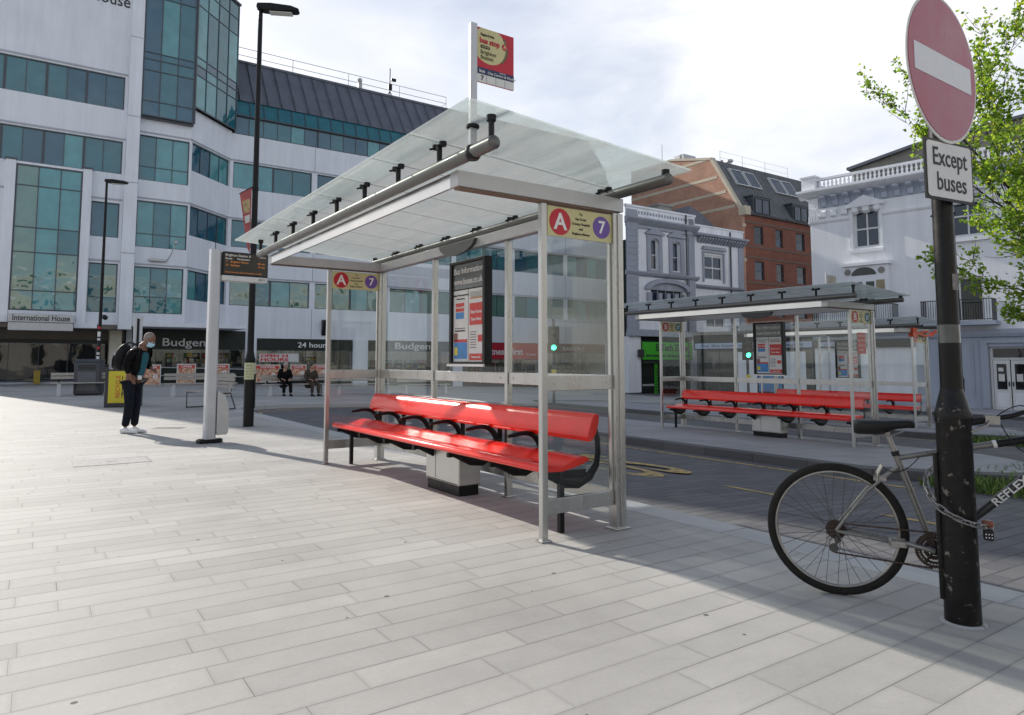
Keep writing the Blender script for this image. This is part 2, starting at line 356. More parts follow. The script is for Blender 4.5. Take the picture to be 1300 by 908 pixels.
MT['lead']=mat('lead_roof',(.13,.138,.165),rough=.55,var=.22,sc=1.2,dirt=(.09,.095,.115),dsc=.6)
MT['slateroof']=mat('zinc_mansard',(.15,.153,.158),rough=.6,var=.3,sc=2.5,stretch=(1.5,.3,.3),dirt=(.20,.185,.15),dsc=.9)
MT['vgrey']=wallmat('grey_blue_stucco',(.36,.38,.44),.15)
MT['vwhite']=wallmat('white_stucco',(.84,.85,.88),.14)
MT['vbase']=wallmat('dark_plinth',(.03,.03,.035),.1)
MT['brick']=brickmat('orange_brick',(.47,.245,.16),(.40,.19,.12),(.42,.34,.27))
MT['brick2']=brickmat('red_brick',(.27,.085,.048),(.20,.058,.035),(.17,.11,.08))
MT['stone']=wallmat('sandstone_band',(.58,.51,.39),.12)
MT['wwhite']=wallmat('white_house_stucco',(.84,.85,.88),.09)
MT['wblue']=wallmat('pale_blue_base',(.40,.44,.52),.1)
MT['cap']=wallmat('weathered_stone',(.30,.29,.26),.2)
MT['iron']=mat('wrought_iron',(.012,.012,.014),rough=.5)
MT['orange']=mat('orange_tape',(.85,.10,.02),rough=.5)
MT['pub']=mat('dark_shop_front',(.015,.016,.02),rough=.3,var=.3)
MT['plaza']=paving('stone_plank_paving',(.45,.433,.405),(.385,.371,.348),(.13,.125,.12),.185,.74,.0026,-AV,rough=.72,gum=.85,stain=.42)
MT['kerb']=paving('granite_kerb',(.50,.50,.49),(.44,.44,.43),(.1,.1,.1),5.0,.9,.006,-(AV+math.pi/2),rough=.6)
MT['kerbdark']=paving('dark_kerb',(.13,.13,.13),(.10,.10,.105),(.04,.04,.04),5.0,.9,.008,-(AV+math.pi/2),rough=.7)
MT['isle']=paving('island_paving',(.36,.36,.37),(.31,.31,.32),(.12,.12,.12),.4,.6,.005,-AV,rough=.7,gum=.3)
MT['road']=paving('block_road',(.165,.163,.168),(.125,.124,.130),(.055,.055,.06),.14,.3,.006,-AV,rough=.75,stain=.22)
# ------------------------------------------------------------------ GROUND
def sheet(name,poly_ws,dz,m,thick=0.0,step=4.0,kind='structure'):
    """flat-laid slab following the fall of the street; poly is a list of (w,s), convex in w-strips"""
    import bmesh
    bm=bmesh.new()
    vs=[bm.verts.new((w,s,0)) for w,s in poly_ws]; bm.faces.new(vs)
    # the cross fall changes at w=4.3 and w=70
    for cut in (4.3,70.0):
        bmesh.ops.bisect_plane(bm,geom=bm.verts[:]+bm.edges[:]+bm.faces[:],plane_co=(cut,0,0),plane_no=(1,0,0))
    bmesh.ops.triangulate(bm,faces=bm.faces[:])
    if thick:
        top=bm.faces[:]
        ret=bmesh.ops.extrude_face_region(bm,geom=top)
        for v in [g for g in ret['geom'] if isinstance(g,bmesh.types.BMVert)]: v.co.z=1.0
        low=True
    for v in bm.verts:
        w,s,f=v.co.x,v.co.y,v.co.z
        z=terr(w)+dz-(0 if (not thick or f>.5) else thick)
        p=W(w,s,z); v.co=p
    bmesh.ops.recalc_face_normals(bm,faces=bm.faces[:])
    me=bpy.data.meshes.new(name); bm.to_mesh(me); bm.free(); me.materials.append(m)
    o=bpy.data.objects.new(name,me); COL.objects.link(o); o['kind']=kind
    return o
def arc(cx,cy,r,a0,a1,n=10): return [(cx+r*math.cos(R(a0+(a1-a0)*i/n)),cy+r*math.sin(R(a0+(a1-a0)*i/n))) for i in range(n+1)]
RD=-.12
sheet('road',[(-400,-300),(700,-300),(700,500),(-400,500)],RD,MT['road'])
# the near plaza: kerb along w=4.48, turning away round a corner near s=20
near=[(-90,-60),(4.18,-60)]+[(4.18,19.2)]+[(4.32,20.0),(4.7,20.7),(5.3,21.3),(6.1,21.8),(7.2,22.1)]+[(40,22.6),(40,75),(-90,75)]
sheet('plaza_pavement',near,0,MT['plaza'],.5)
kin=near[2:8]+[(40,22.6)]
kin=[(4.18,-60)]+near[2:8]+[(40,22.6)]
kout=[(4.48,-60),(4.48,19.15),(4.60,19.8),(4.92,20.42),(5.45,20.98),(6.2,21.5),(7.25,21.8),(40,22.3)]
kin=[(4.18,-60),(4.18,19.2),(4.32,20.0),(4.7,20.7),(5.3,21.3),(6.1,21.8),(7.2,22.1),(40,22.6)]
for a in range(len(kin)-1):
    pass
def strip(name,inn,out,dz,m,thick):
    mb=MB(); 
    for i in range(len(inn)-1):
        a,b,c,d=inn[i],out[i],out[i+1],inn[i+1]
        t=[W(p[0],p[1],terr(p[0])+dz) for p in (a,b,c,d)]; l=[p-Vector((0,0,thick)) for p in t]
        n=len(mb.v); mb.v+=t+l
        mb.f+=[[n,n+1,n+2,n+3],[n+1,n+5,n+6,n+2],[n+4,n,n+3,n+7]]; mb.mi+=[0]*3
    o=mb.obj(name,m); o['kind']='structure'; return o
# split the long run where the cross fall begins so that nothing overlaps
strip('kerb',kin,kout,.003,MT['kerb'],.3)
# yellow lines round the corner
def road_line(name,pts,wd,m=None):
    mb=MB()
    for i in range(len(pts)-1):
        a=Vector(pts[i]);b=Vector(pts[i+1]); d=(b-a).normalized(); n=Vector((-d.y,d.x))*wd/2
        q=[a+n,a-n,b-n,b+n]; t=[W(p.x,p.y,terr(p.x)+RD+.004) for p in q]
        k=len(mb.v); mb.v+=t; mb.f.append([k,k+1,k+2,k+3]); mb.mi.append(0)
    return structure(mb.obj(name,m or MT['yellowline']))
ko=kout[1:]
off=lambda d:[(p[0]+d*(1 if i<4 else .5),p[1]-d*(.2 if i<2 else 1)) for i,p in enumerate(ko)]
road_line('road_marking_line',off(.28),.08)
road_line('road_marking_line',off(.50),.08)
# islands
def island(w0,w1,s0,s1,name):
    n0=[(w0+.0,s0+1.6)]+[(w0+(w1-w0)*t, s0+1.6*(abs(2*t-1)**1.8)) for t in (.12,.3,.5,.7,.88)]+[(w1,s0+1.6)]
    n1=[(w1,s1-1.2),(w1-.9,s1),(w0+.9,s1),(w0,s1-1.2)]
    poly=n0+n1
    cw=sum(p[0] for p in poly)/len(poly); cs=(s0+s1)/2
    inner=[(cw+(p[0]-cw)*(1-.3/((w1-w0)/2)), cs+(p[1]-cs)*(1-.3/((s1-s0)/2))) for p in poly]
    sheet(name,inner,0,MT['isle'],.4)
    strip('island_kerb',inner+[inner[0]],poly+[poly[0]],.003,MT['kerbdark'],.3)
island(8.95,13.1,3.35,17.5,'island_pavement')
island(16.6,21.3,6.2,24,'island_pavement')
sheet('far_pavement',[(29.6,-60),(68,-60),(68,31.9),(29.6,31.9)],0,MT['isle'],.4)
strip('kerb',[(29.6,-60),(29.6,31.9)],[(29.3,-60),(29.3,31.9)],.003,MT['kerbdark'],.3)
# yellow edge line of the island and the bay lines on the bus lane
road_line('road_marking_line',[(8.6,4.2),(8.6,17)],.09)
road_line('road_marking_line',[(16.2,6),(16.2,22)],.09)
for a,b in ((5.38,4.67),(3.55,2.95),(1.8,1.2)): road_line('road_marking_line',[(6.65,a),(6.65,b)],.075)
road_line('road_marking_line',[(13.6,3),(13.6,18)],.09)
def road_text(body,w,s,size,stretch):
    x=W(1,0).xy.to_3d(); y=W(0,1).xy.to_3d()
    M=TM(W(w,s,terr(w)+RD+.005),x,y)
    o=text(None,'road_lettering',body,size,M@Matrix.Diagonal((1,stretch,1,1)),MT['yellowline'],bold=.012,ext=0)
    o['kind']='structure'

road_text('BUS',6.45,7.15,.85,3.6)
# ------------------------------------------------------------------ BUS SHELTER
# local frame of a shelter: x along its length (away), y out over the pavement, z up; origin at the near back post
SH_L,SH_D,SH_Z=4.42,.70,2.39
def plate_sign(parent,x,left,right,rc=None,far=False,lines=('To','Sea Front','County Hospital','and','Brighton Marina')):
    # sits in the top of the end panel; read from the near side (text runs towards the back post: -y)
    sgn=-1 if not far else -1
    y0,y1,z0,z1=.05,SH_D-.03,SH_Z-.235,SH_Z-.015
    mb=MB(); mb.box(x-.008,x+.002,y0,y1,z0,z1); p=mb.obj('route_plate',MT['cream'],parent)
    X=(0,-1,0);Y=(0,0,1); xo=x-.0095; zc=(z0+z1)/2
    def disc(yc,r,m,s,txt,fs):
        d=MB(); d.disc((xo,yc,zc),r,(1,0,0),.003,28); d.obj('route_disc',m,p,smooth=30)
        text(p,'lettering',txt,fs,TM((xo-.003,yc,zc-.004),X,Y),MT['white'],bold=.02)
    disc(y1-.115,.098,MT['signred'],1,left,.17)
    disc(y0+.105,.085,right[1],1,right[0],.135 if len(right[0])<2 else .10)
    mid=(y0+y1)/2+.0
    for i,l in enumerate(lines):
        text(p,'lettering',l,.026,TM((xo,mid-.002,z1-.035-i*.037),X,Y),MT['ink'],bold=.01)
    return p
def make_shelter(loc,label,letter,route,group,col=('signred',),info=True,plates=True,tape=False,notice=False,lines=None):
    root=thing('bus_shelter',label,'bus shelter',loc,TH,group)
    L,D,Z=SH_L,SH_D,SH_Z
    steel=MT['steel']
    def post(x,y,a,b,z1=Z):
        m=MB(); m.box(x-a/2,x+a/2,y-b/2,y+b/2,0,z1)
        if a>.07:  # extruded profile: two raised fins
            m.box(x-a/2-.012,x+a/2+.012,y-.012,y+.012,0.02,z1-.01)
        m.box(x-a/2-.02,x+a/2+.02,y-b/2-.02,y+b/2+.02,0,.012)
        return m.obj('post',steel,root,bevel=.004)
    post(0,0,.085,.10); post(L,0,.085,.10)
    post(0,D,.045,.05); post(L,D,.045,.05)
    for k in (1,2): post(L*k/3,0,.05,.06)
    # rails
    def rail(p0,p1,z0,z1,t):
        (x0,y0),(x1,y1)=p0,p1
        m=MB()
        if abs(x1-x0)<1e-6:
            m.box(x0-t/2,x0+t/2,y0,y1,z0,z1)
            for yy in (y0+.06,y1-.06): m.disc((x0-t/2-.002,yy,(z0+z1)/2),.009,(1,0,0),.006,10)
        else:
            m.box(x0,x1,y0-t/2,y0+t/2,z0,z1)
            for xx in (x0+.08,x1-.08): m.disc((xx,y0+t/2+.002,(z0+z1)/2),.009,(0,1,0),.006,10)
        return m.obj('rail',steel,root,bevel=.004)
    for x in (0,L):
        rail((x,.052),(x,D-.027),1.04,1.145,.035); rail((x,.052),(x,D-.027),.18,.285,.035)
    for k in range(3):
        x0=L*k/3+(.045 if k==0 else .028); x1=L*(k+1)/3-(.045 if k==2 else .028)
        rail((x0,0),(x1,0),1.04,1.145,.035); rail((x0,0),(x1,0),.18,.285,.035)
    # glass panes
    def pane(x0,y0,x1,y1,z0,z1):
        m=MB(); m.box(x0,x1,y0,y1,z0,z1); return m.obj('glass_pane',MT['glass'],root)
    for x in (0,L):
        pane(x-.004,.052,x+.004,D-.027,1.147,Z-.002); pane(x-.004,.052,x+.004,D-.027,.287,1.038)
    for k in range(3):
        x0=L*k/3+(.045 if k==0 else .028); x1=L*(k+1)/3-(.045 if k==2 else .028)
        pane(x0,-.004,x1,.004,1.147,Z-.002); pane(x0,-.004,x1,.004,.287,1.038)
    # bright seals beside the glass at the back posts
    for x in (0,L):
        m=MB(); m.box(x-.009,x+.009,.0525,.066,.29,1.035); m.box(x-.009,x+.009,.0525,.066,1.15,Z-.004); m.obj('seal',MT['alu'],root)
    # ring beam
    Rf=1.43; zb0,zb1=Z+.001,Z+.118
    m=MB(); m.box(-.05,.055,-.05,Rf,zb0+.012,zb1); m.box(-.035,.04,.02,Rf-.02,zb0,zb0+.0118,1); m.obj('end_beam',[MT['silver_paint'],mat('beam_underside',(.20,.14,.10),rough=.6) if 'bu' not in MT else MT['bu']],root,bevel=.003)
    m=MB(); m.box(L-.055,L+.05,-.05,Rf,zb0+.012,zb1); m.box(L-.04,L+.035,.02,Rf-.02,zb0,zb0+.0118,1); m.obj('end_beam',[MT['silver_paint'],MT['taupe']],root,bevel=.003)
    m=MB(); m.box(.057,L-.057,Rf-.022,Rf-.002,zb0+.013,zb1-.001); m.box(.057,L-.057,Rf-.06,Rf-.023,zb1-.02,zb1-.004); m.obj('front_beam',MT['polished'],root,bevel=.003)
    m=MB(); m.box(.057,L-.057,-.045,.045,zb0+.013,zb1-.001); m.obj('back_beam',MT['silver_paint'],root,bevel=.003)
    # tubes and glass roof
    zt=2.55; x0,x1=-.56,4.70; ya,yb=1.478,-.01
    zg=lambda y: 2.628+(y-yb)*.067
    N=8; xs=[x0+.03+(x1-x0-.06)*i/N for i in range(N+1)]
    for y in (ya,yb):
        m=MB(); m.tube([(x0,y,zt),(x1,y,zt)],.043,20); m.ball((x0,y,zt),.043,16,8,(.5,1,1)); m.ball((x1,y,zt),.043,16,8,(.5,1,1))
        t=m.obj('roof_tube',MT['tube'],root,smooth=40)
        for i,x in enumerate(xs):
            b=MB(); zz=zg(y)
            b.tube([(x,y,zt+.03),(x,y,zz-.022)],.019,10)
            if i in (0,N):
                b.lathe([(.02,zz-.05),(.03,zz-.04),(.03,zz-.006)],12,M=Matrix.Translation((x,y,0)))
            else:
                b.box(x-.055,x+.055,y-.016,y+.016,zz-.034,zz-.016)
                for dx in (-.048,.048):
                    b.lathe([(.022,zz-.04),(.026,zz-.028),(.026,zz-.008)],12,M=Matrix.Translation((x+dx,y,0)))
                    b.tube([(x+dx,y+.0,zz-.03),(x+dx,y+.05,zz-.045)],.008,6)
            b.obj('glass_clamp',MT['dark'],t,smooth=40)
    xe0,xe1=-.63,5.02; ye0,ye1=-.17,1.70
    edges=[xe0]+xs[1:-1]+[xe1]
    for i in range(N):
        a,b=edges[i]+(.004 if i else 0),edges[i+1]-(.004 if i<N-1 else 0)
        m=MB(); mm=MT['edge'] if i in (0,) else MT['roofglass']
        def slab(xa,xb,yA,yB,mi):
            z0,z1=zg(yA),zg(yB)
            m.add([(xa,yA,z0),(xb,yA,z0),(xb,yB,z1),(xa,yB,z1),(xa,yA,z0+.012),(xb,yA,z0+.012),(xb,yB,z1+.012),(xa,yB,z1+.012)],
              [(0,3,2,1),(4,5,6,7),(0,1,5,4),(1,2,6,5),(2,3,7,6),(3,0,4,7)],mi)
        slab(a,b,ye0,1.42,0); slab(a,b,1.42,ye1,1)
        rp=m.obj('roof_pane',[mm,MT['edge']],root)
        if i:
            q=MB(); z0,z1=zg(ye0)-.002,zg(ye1)-.002
            q.add([(a-.0075,ye0,z0),(a-.0005,ye0,z0),(a-.0005,ye1,z1),(a-.0075,ye1,z1)],[(0,1,2,3)]); q.obj('joint_seal',MT['dark'],rp)
    # semi-circular lamp under the back beam
    m=MB(); m.prism([(.37*math.cos(R(a)),-.13*math.sin(R(a))) for a in range(0,181,12)],'y',.047,.085,M=Matrix.Translation((2.34,0,zb0+.10)))
    m.obj('shelter_lamp',MT['tube'],root,smooth=30)
    if plates:
        kw={} if lines is None else {'lines':lines}
        plate_sign(root,-.012,letter,route,**kw); plate_sign(root,L-.012,letter,route,**kw)
    if notice:
        m=MB(); m.box(-.010,-.005,.22,.48,1.62,1.99); n=m.obj('notice',mat('pink_notice',(.62,.22,.20),rough=.6),root)
        for i in range(4): text(n,'lettering',('BUS STOP','NOT IN USE','please use','stop A')[i],.05,TM((-.0115,.35,1.93-i*.08),(0,-1,0),(0,0,1)),MT['white'])
    # information cabinet on the back wall
    if info:
        cx0,cx1=1.70,2.40; z0,z1=1.21,2.275
        m=MB(); t=.045; yb0,yb1=.035,.125
        m.box(cx0,cx0+t,yb0,yb1,z0,z1); m.box(cx1-t,cx1,yb0,yb1,z0,z1); m.box(cx0+t,cx1-t,yb0,yb1,z0,z0+.03); m.box(cx0+t,cx1-t,yb0,yb1,z1-.03,z1); m.box(cx0+t,cx1-t,yb0,yb0+.03,z0+.03,z1-.03)
        c=m.obj('information_cabinet',MT['dark'],root,bevel=.004)
        m=MB(); m.box(cx0-.01,cx1+.01,yb1+.001,yb1+.02,z0-.012,z0+.012); m.obj('sill',MT['alu'],c)
        X=(-1,0,0);Y=(0,0,1)
        m=MB(); m.box(cx0+t,cx1-t,yb1-.03,yb1-.022,z1-.29,z1-.032); m.obj('header_board',MT['hdr'],c)
        xc=(cx0+cx1)/2
        text(c,'lettering','Bus Information',.088,TM((xc,yb1-.0205,z1-.105),X,Y),MT['offwhite'],width=.56,bold=.012)
        text(c,'lettering','www.buses.co.uk',.088,TM((xc,yb1-.0205,z1-.215),X,Y),MT['offwhite'],width=.56,bold=.012)
        for k,(a,b) in enumerate([(cx1-t-.005,xc+.006),(xc-.006,cx0+t+.005)]):
            m=MB(); m.box(b,a,yb1-.034,yb1-.028,z0+.035,z1-.30); p=m.obj('poster',MT['offwhite'],c)
            w_=a-b; yy=yb1-.0275
            def blk(u0,u1,v0,v1,mm,nm='poster_block',e=.0012):
                q=MB(); q.box(a-w_*u1,a-w_*u0,yy,yy+e,z0+.035+(z1-z0-.335)*v0,z0+.035+(z1-z0-.335)*v1); q.obj(nm,mm,p)
            def cap(s,u,v,fs,mm):
                text(p,'lettering',s,fs,TM((a-w_*u,yy+.002,z0+.035+(z1-z0-.335)*v),X,Y),mm,bold=.01)
            if k==0:
                blk(.16,.72,.70,.82,MT['poster_red']); cap('Service update',.44,.76,.034,MT['white'])
                blk(.16,.72,.60,.69,MT['blue']); blk(.10,.80,.42,.44,MT['ink']); blk(.10,.80,.46,.47,MT['ink'])
                blk(.04,.30,.28,.40,mat('poster_brown',(.25,.12,.1))) ; blk(.05,.95,.04,.27,MT['blue']); blk(.05,.95,.27,.31,MT['poster_red']); blk(.08,.3,.09,.2,MT['yellow'],e=.002)
                cap('Brighton & Hove network map',.5,.93,.026,MT['ink']); cap('Plan your journey',.5,.88,.022,MT['ink'])
            else:
                blk(.06,.96,.50,.80,MT['poster_red']); cap('Stay home',.5,.68,.05,MT['white']); cap('Save lives',.5,.58,.05,MT['white'])
                blk(.1,.9,.86,.88,mat('poster_orange',(.5,.2,.04))); blk(.60,.92,.27,.36,MT['poster_red']); blk(.05,.96,.02,.11,MT['poster_red']); cap('buses.co.uk',.5,.065,.036,MT['white'])
                for q in range(7): blk(.08,.5,.40-q*.035,.409-q*.035,MT['ink'])
                for q in range(5): blk(.1,.85,.95-q*.016,.954-q*.016,MT['ink'])
    return root

# ------------------------------------------------------------------ RED BENCH (same local frame as the shelter)
def make_bench(loc,label,group):
    root=thing('shelter_bench',label,'bench',loc,TH,group)
    x0,x1=.09,4.32
    # seat: rolled section, hollow in the middle
    sec=[(y_,z_+.03) for y_,z_ in [(.655,.425),(.668,.445),(.660,.468),(.635,.480),(.56,.474),(.49,.455),(.455,.452),(.42,.462),(.36,.485),(.30,.505),(.24,.51),(.205,.495),(.20,.475),(.26,.455),(.34,.435),(.46,.415),(.58,.42)]]
    m=MB(); m.prism(sec,'x',x0,x1); m.obj('seat',MT['red'],root,smooth=50,bevel=.004)
    bk=[(.145,.655),(.175,.64),(.195,.675),(.185,.72),(.16,.79),(.135,.835),(.105,.85),(.08,.835),(.085,.78),(.11,.70)]
    m=MB(); m.prism(bk,'x',x0+.02,x1-.02); m.obj('backrest',MT['red'],root,smooth=50,bevel=.004)
    n=6
    for i in range(n+1):
        x=x0+.06+(x1-x0-.12)*i/n
        m=MB()
        # J-shaped casting: under the seat, sweeping up behind to the backrest
        path=[(x,.61,.435),(x,.50,.40),(x,.38,.355),(x,.26,.345),(x,.15,.38),(x,.08,.46),(x,.062,.55),(x,.068,.66),(x,.095,.76)]
        rr=[.012,.03,.045,.05,.04,.03,.026,.026,.02]
        m.tube(path,rr,10,flat=((1,0,0),1.0),M=Matrix.Translation((x,0,0))@Matrix.Diagonal((.55,1,1,1))@Matrix.Translation((-x,0,0)))
        m.box(x-.02,x+.02,.20,.62,.40,.440)
        if 0<i:
            a=bez((x-.0,.09,.49),(x-.0,.13,.665),(x-.0,.30,.650),8)+[Vector((x,.38,.640)),Vector((x,.44,.632))]
            m.tube(a,[.03,.03,.029,.028,.026,.024,.022,.02,.019,.018,.013],8)
        m.obj('bracket',MT['black'],root,smooth=45)
    for x in (.135,4.25):
        m=MB(); m.box(x-.02,x+.02,.42,.46,0,.44); m.obj('leg',MT['black'],root,bevel=.003)
    return root
def make_cabinet(loc,label,group=None):
    root=thing('power_cabinet',label,'metal cabinet',loc,TH,group)
    m=MB(); m.box(-.33,.33,-.14,.10,.095,.425); m.obj('housing',MT['box'],root,bevel=.012)
    m=MB(); m.box(-.31,.31,-.125,.085,0,.095); m.obj('plinth',MT['black'],root)
    m=MB(); m.box(.12,.124,.1005,.102,.12,.41); m.box(-.30,.30,.1005,.1025,.108,.113); m.obj('door_seam',MT['dark'],root)
    return root

GA='red shelter benches in bus shelters'
def placeW(w,s): p=W(w,s,terr(w)); return (p.x,p.y,p.z)
LA=(.7975,5.3326,0)
make_shelter(LA,'nearest glass bus shelter with route A and 7 plates standing on the pale plank paving','A',('7',MT['purple']),'glass bus shelters')
LB=placeW(12.3,6.62)
make_shelter(LB,'glass bus shelter with B and 27 plate on the island behind the near shelter','B',('27',MT['teal']),'glass bus shelters',notice=True,lines=('To','Westdene','Saltdean','and','City Centre'))
LC=placeW(18.85,8.75)
make_shelter(LC,'farthest glass bus shelter on the back island with orange tape tied round its near end','C',('14',MT['olive']),'glass bus shelters',lines=('To','Churchill Square','and','Hove'))
make_bench(LA,'glossy sunlit red bench with black brackets in the nearest bus shelter','red benches in the shelters')
make_bench(LB,'red bench in the middle shelter on the island, above a grey cabinet','red benches in the shelters')
make_bench(LC,'red bench in the farthest shelter, the one tied with orange tape','red benches in the shelters')
def loc_in(l,x,y): c,s=math.cos(TH),math.sin(TH); return (l[0]+c*x-s*y,l[1]+s*x+c*y,l[2])
make_cabinet(loc_in(LA,2.03,.30),'stainless cabinet on black plinth under the sunlit near bench','steel cabinets under the benches')
make_cabinet(loc_in(LB,1.95,.30),'grey steel cabinet under the bench of the island shelter','steel cabinets under the benches')
# tape wound round the near end of the far shelter
t=MB(M=Matrix.Translation(LC)@Matrix.Rotation(TH,4,'Z'))
zt=2.42
pts=[(-.03,.80,zt),(-.10,.45,zt-.05),(-.12,.2,zt+.02),(-.10,-.1,zt-.03),(-.16,-.35,zt+.05),(-.1,-.15,zt-.08),(-.12,.3,zt-.10),(-.09,.75,zt-.02)]
for a,b in zip(pts,pts[1:]): t.tube([a,((Vector(a)+Vector(b))/2)+Vector((0,0,.02)),b],[.03,.022,.03],6,flat=((1,0,0),.4))
t.box(-.10,.02,.62,.82,zt-.12,zt+.10)
tag(t.obj('barrier_tape',MT['orange']),'orange plastic tape tied round the end of the farthest bus shelter','tape')

# ------------------------------------------------------------------ BUS STOP FLAG above the near shelter
root=thing('bus_stop_flag','red and cream bus stop A flag on a pale pole above the near shelter','bus stop sign',loc_in(LA,-.315,1.478),AV)
FX=root
zb=2.55+.043; zT=3.385
m=MB(); m.box(-.024,.024,-.016,.016,zb-2*.043-.0,zT); m.obj('pole',MT['lightpost'],root,bevel=.006)
m=MB(); m.lathe([(.035,2.70),(.042,2.705),(.042,2.72),(.035,2.725)],16); m.obj('clamp_ring',MT['dark'],root,smooth=40)
m=MB(); m.lathe([(.034,2.50),(.05,2.52),(.05,2.57),(.034,2.59)],16); m.obj('clamp_ring',MT['dark'],root,smooth=40)
fx0,fx1,fz0,fz1=.026,.306,3.012,3.37
m=MB(); m.box(fx0,fx1,-.006,.006,fz0,fz1); fl=m.obj('flag_plate',MT['signred'],root)
ye=-.0062
m=MB(); n=28; cx,cz,rx,rz=(fx0+.092),(fz1-.108),.128,.122
pp=[]
for i in range(48):
    a=2*math.pi*i/48; x=cx+rx*math.cos(a); z=cz+rz*math.sin(a)
    pp.append((min(max(x,fx0+.001),fx1-.001),min(z,fz1-.001)))
pl=[]
for p in pp:
    if not pl or (abs(p[0]-pl[-1][0])+abs(p[1]-pl[-1][1]))>1e-4: pl.append(p)
m.prism(pl,'y',ye,ye-.0015); m.obj('cream_disc',MT['cream'],fl)
# grey-green crescent at the right of the disc
o_=[(cx+rx*1.10*math.cos(R(a)),cz+rz*1.04*math.sin(R(a))) for a in range(-48,42,6)]
i_=[(cx+rx*.97*math.cos(R(a)),cz+rz*1.0*math.sin(R(a))) for a in range(36,-50,-6)]
m=MB(); m.prism([(min(a,fx1-.002),min(b,fz1-.002)) for a,b in o_+i_],'y',ye-.002,ye-.0032); m.obj('crescent',MT['olive'],fl)
m=MB(); m.box(fx0,fx1,ye,ye-.002,fz0+.052,fz0+.096); m.obj('navy_band',MT['navy'],fl)
m=MB(); m.box(fx0,fx1,ye,ye-.002,fz0,fz0+.0515); m.obj('route_panel',MT['offwhite'],fl)
m=MB(); [m.box(fx0+(fx1-fx0)*k/4-.0008,fx0+(fx1-fx0)*k/4+.0008,ye-.002,ye-.003,fz0,fz0+.050) for k in (1,2,3)]; m.obj('route_divider',MT['ink'],fl)
X=(1,0,0);Y=(0,0,1); yt=ye-.0035
text(fl,'lettering','Brighton & Hove',.022,TM((fx0+.075,yt,fz1-.045),X,Y),MT['ink'],width=.1)
text(fl,'lettering','bus stop',.050,TM((fx0+.092,yt,fz1-.085),X,Y),MT['signred'],width=.150,bold=.025)
m=MB(); m.disc((fx0+.208,yt,fz1-.088),.021,(0,1,0),.002,24); m.obj('letter_disc',MT['signred'],fl)
text(fl,'lettering','A',.036,TM((fx0+.208,yt-.002,fz1-.089),X,Y),MT['cream'],bold=.02)
m=MB(); m.box(fx0+.024,fx0+.092,yt,yt-.001,fz1-.134,fz1-.114); m.obj('small_badge',MT['ink'],fl)
text(fl,'lettering','towards',.016,TM((fx0+.058,yt-.002,fz1-.124),X,Y),MT['cream'])
text(fl,'lettering','Brighton',.036,TM((fx0+.082,yt,fz1-.160),X,Y),MT['olive'],width=.115)
text(fl,'lettering','Station',.036,TM((fx0+.072,yt,fz1-.194),X,Y),MT['olive'],width=.095)
text(fl,'lettering','towards',.014,TM((fx0+.19,yt,fz0+.089),X,Y),MT['offwhite'])
text(fl,'lettering','City Centre & Marina',.023,TM((fx0+.185,yt,fz0+.069),X,Y),MT['offwhite'],width=.215,bold=.01)
text(fl,'lettering','bus',.03,TM((fx0+.035,yt,fz0+.072),X,Y),MT['offwhite'],bold=.02)
text(fl,'lettering','7',.042,TM((fx0+.037,yt,fz0+.026),X,Y),MT['ink'],bold=.02)
# ------------------------------------------------------------------ LAMP POSTS, DISPLAY POST
def lamppost(name,label,cat,loc,rz,group=None,top=8.32,extras=None):
    r=thing(name,label,cat,loc,rz,group)
    m=MB(); m.lathe([(.098,0),(.098,1.25),(.094,1.30),(.066,1.42),(.062,1.5),(.056,4.6),(.064,4.61),(.064,4.68),(.055,4.69),(.042,top)],20)
    m.lathe([(.101,1.225),(.106,1.24),(.106,1.28),(.101,1.3)],20)
    m.obj('post',MT['black'],r,smooth=35)
    m=MB(); m.box(.09,.108,-.045,.045,.35,1.0) ; m.obj('service_door',MT['black'],r,bevel=.006)
    m=MB(); m.lathe([(.05,top-.02),(.075,top),(.075,top+.07),(.04,top+.10)],16)
    pr=[(-.08,top+.02),(.05,top-.03),(.35,top-.05),(.72,top-.015),(.76,top+.03),(.6,top+.085),(.2,top+.115),(-.05,top+.10)]
    m.prism(pr,'y',-.11,.11); h=m.obj('lamp_head',MT['black'],r,smooth=40,bevel=.02)
    g=MB(); g.box(.18,.62,-.085,.085,top-.062,top-.052); g.obj('lens',MT['offwhite'],h)
    return r
l1=lamppost('street_lamp','tall black street lamp on the plaza kerb with a yellow notice on its shaft','street lamp',(-5.07,13.48,0),R(8),'black street lamps')
m=MB(); m.lathe([(.1005,.90),(.1005,1.22)],20); 
n=m.obj('notice',mat('yellowed_notice',(.55,.55,.33),rough=.5,var=.1),l1,smooth=30)
for i in range(5): text(n,'lettering','NOTICE' if i==0 else 'temporary bus stops' ,.03 if i==0 else .018,TM((-.0,-.103,1.17-i*.055),(1,0,0),(0,0,1)),MT['ink'],ext=.001)
l2=lamppost('street_lamp','farther black street lamp beside the grey litter bin, its shaft covered in stickers','street lamp',(-16.03,26.98,0),R(20),'black street lamps')
m=MB(); m.ball((.16,0,2.95),.10,12,8); m.box(.05,.16,-.02,.02,3.02,3.06); m.obj('camera_dome',MT['dark'],l2,smooth=40)
for z,a in ((.55,0),(.9,1),(1.25,2),(1.5,0),(1.72,1),(2.05,0),(2.2,2),(2.5,1)):
    m=MB(); m.box(-.05,.05,-.118,-.112,z,z+.09+.1*(a==2)); m.obj('sticker',[MT['offwhite'],MT['signred'],MT['white']][a],l2)
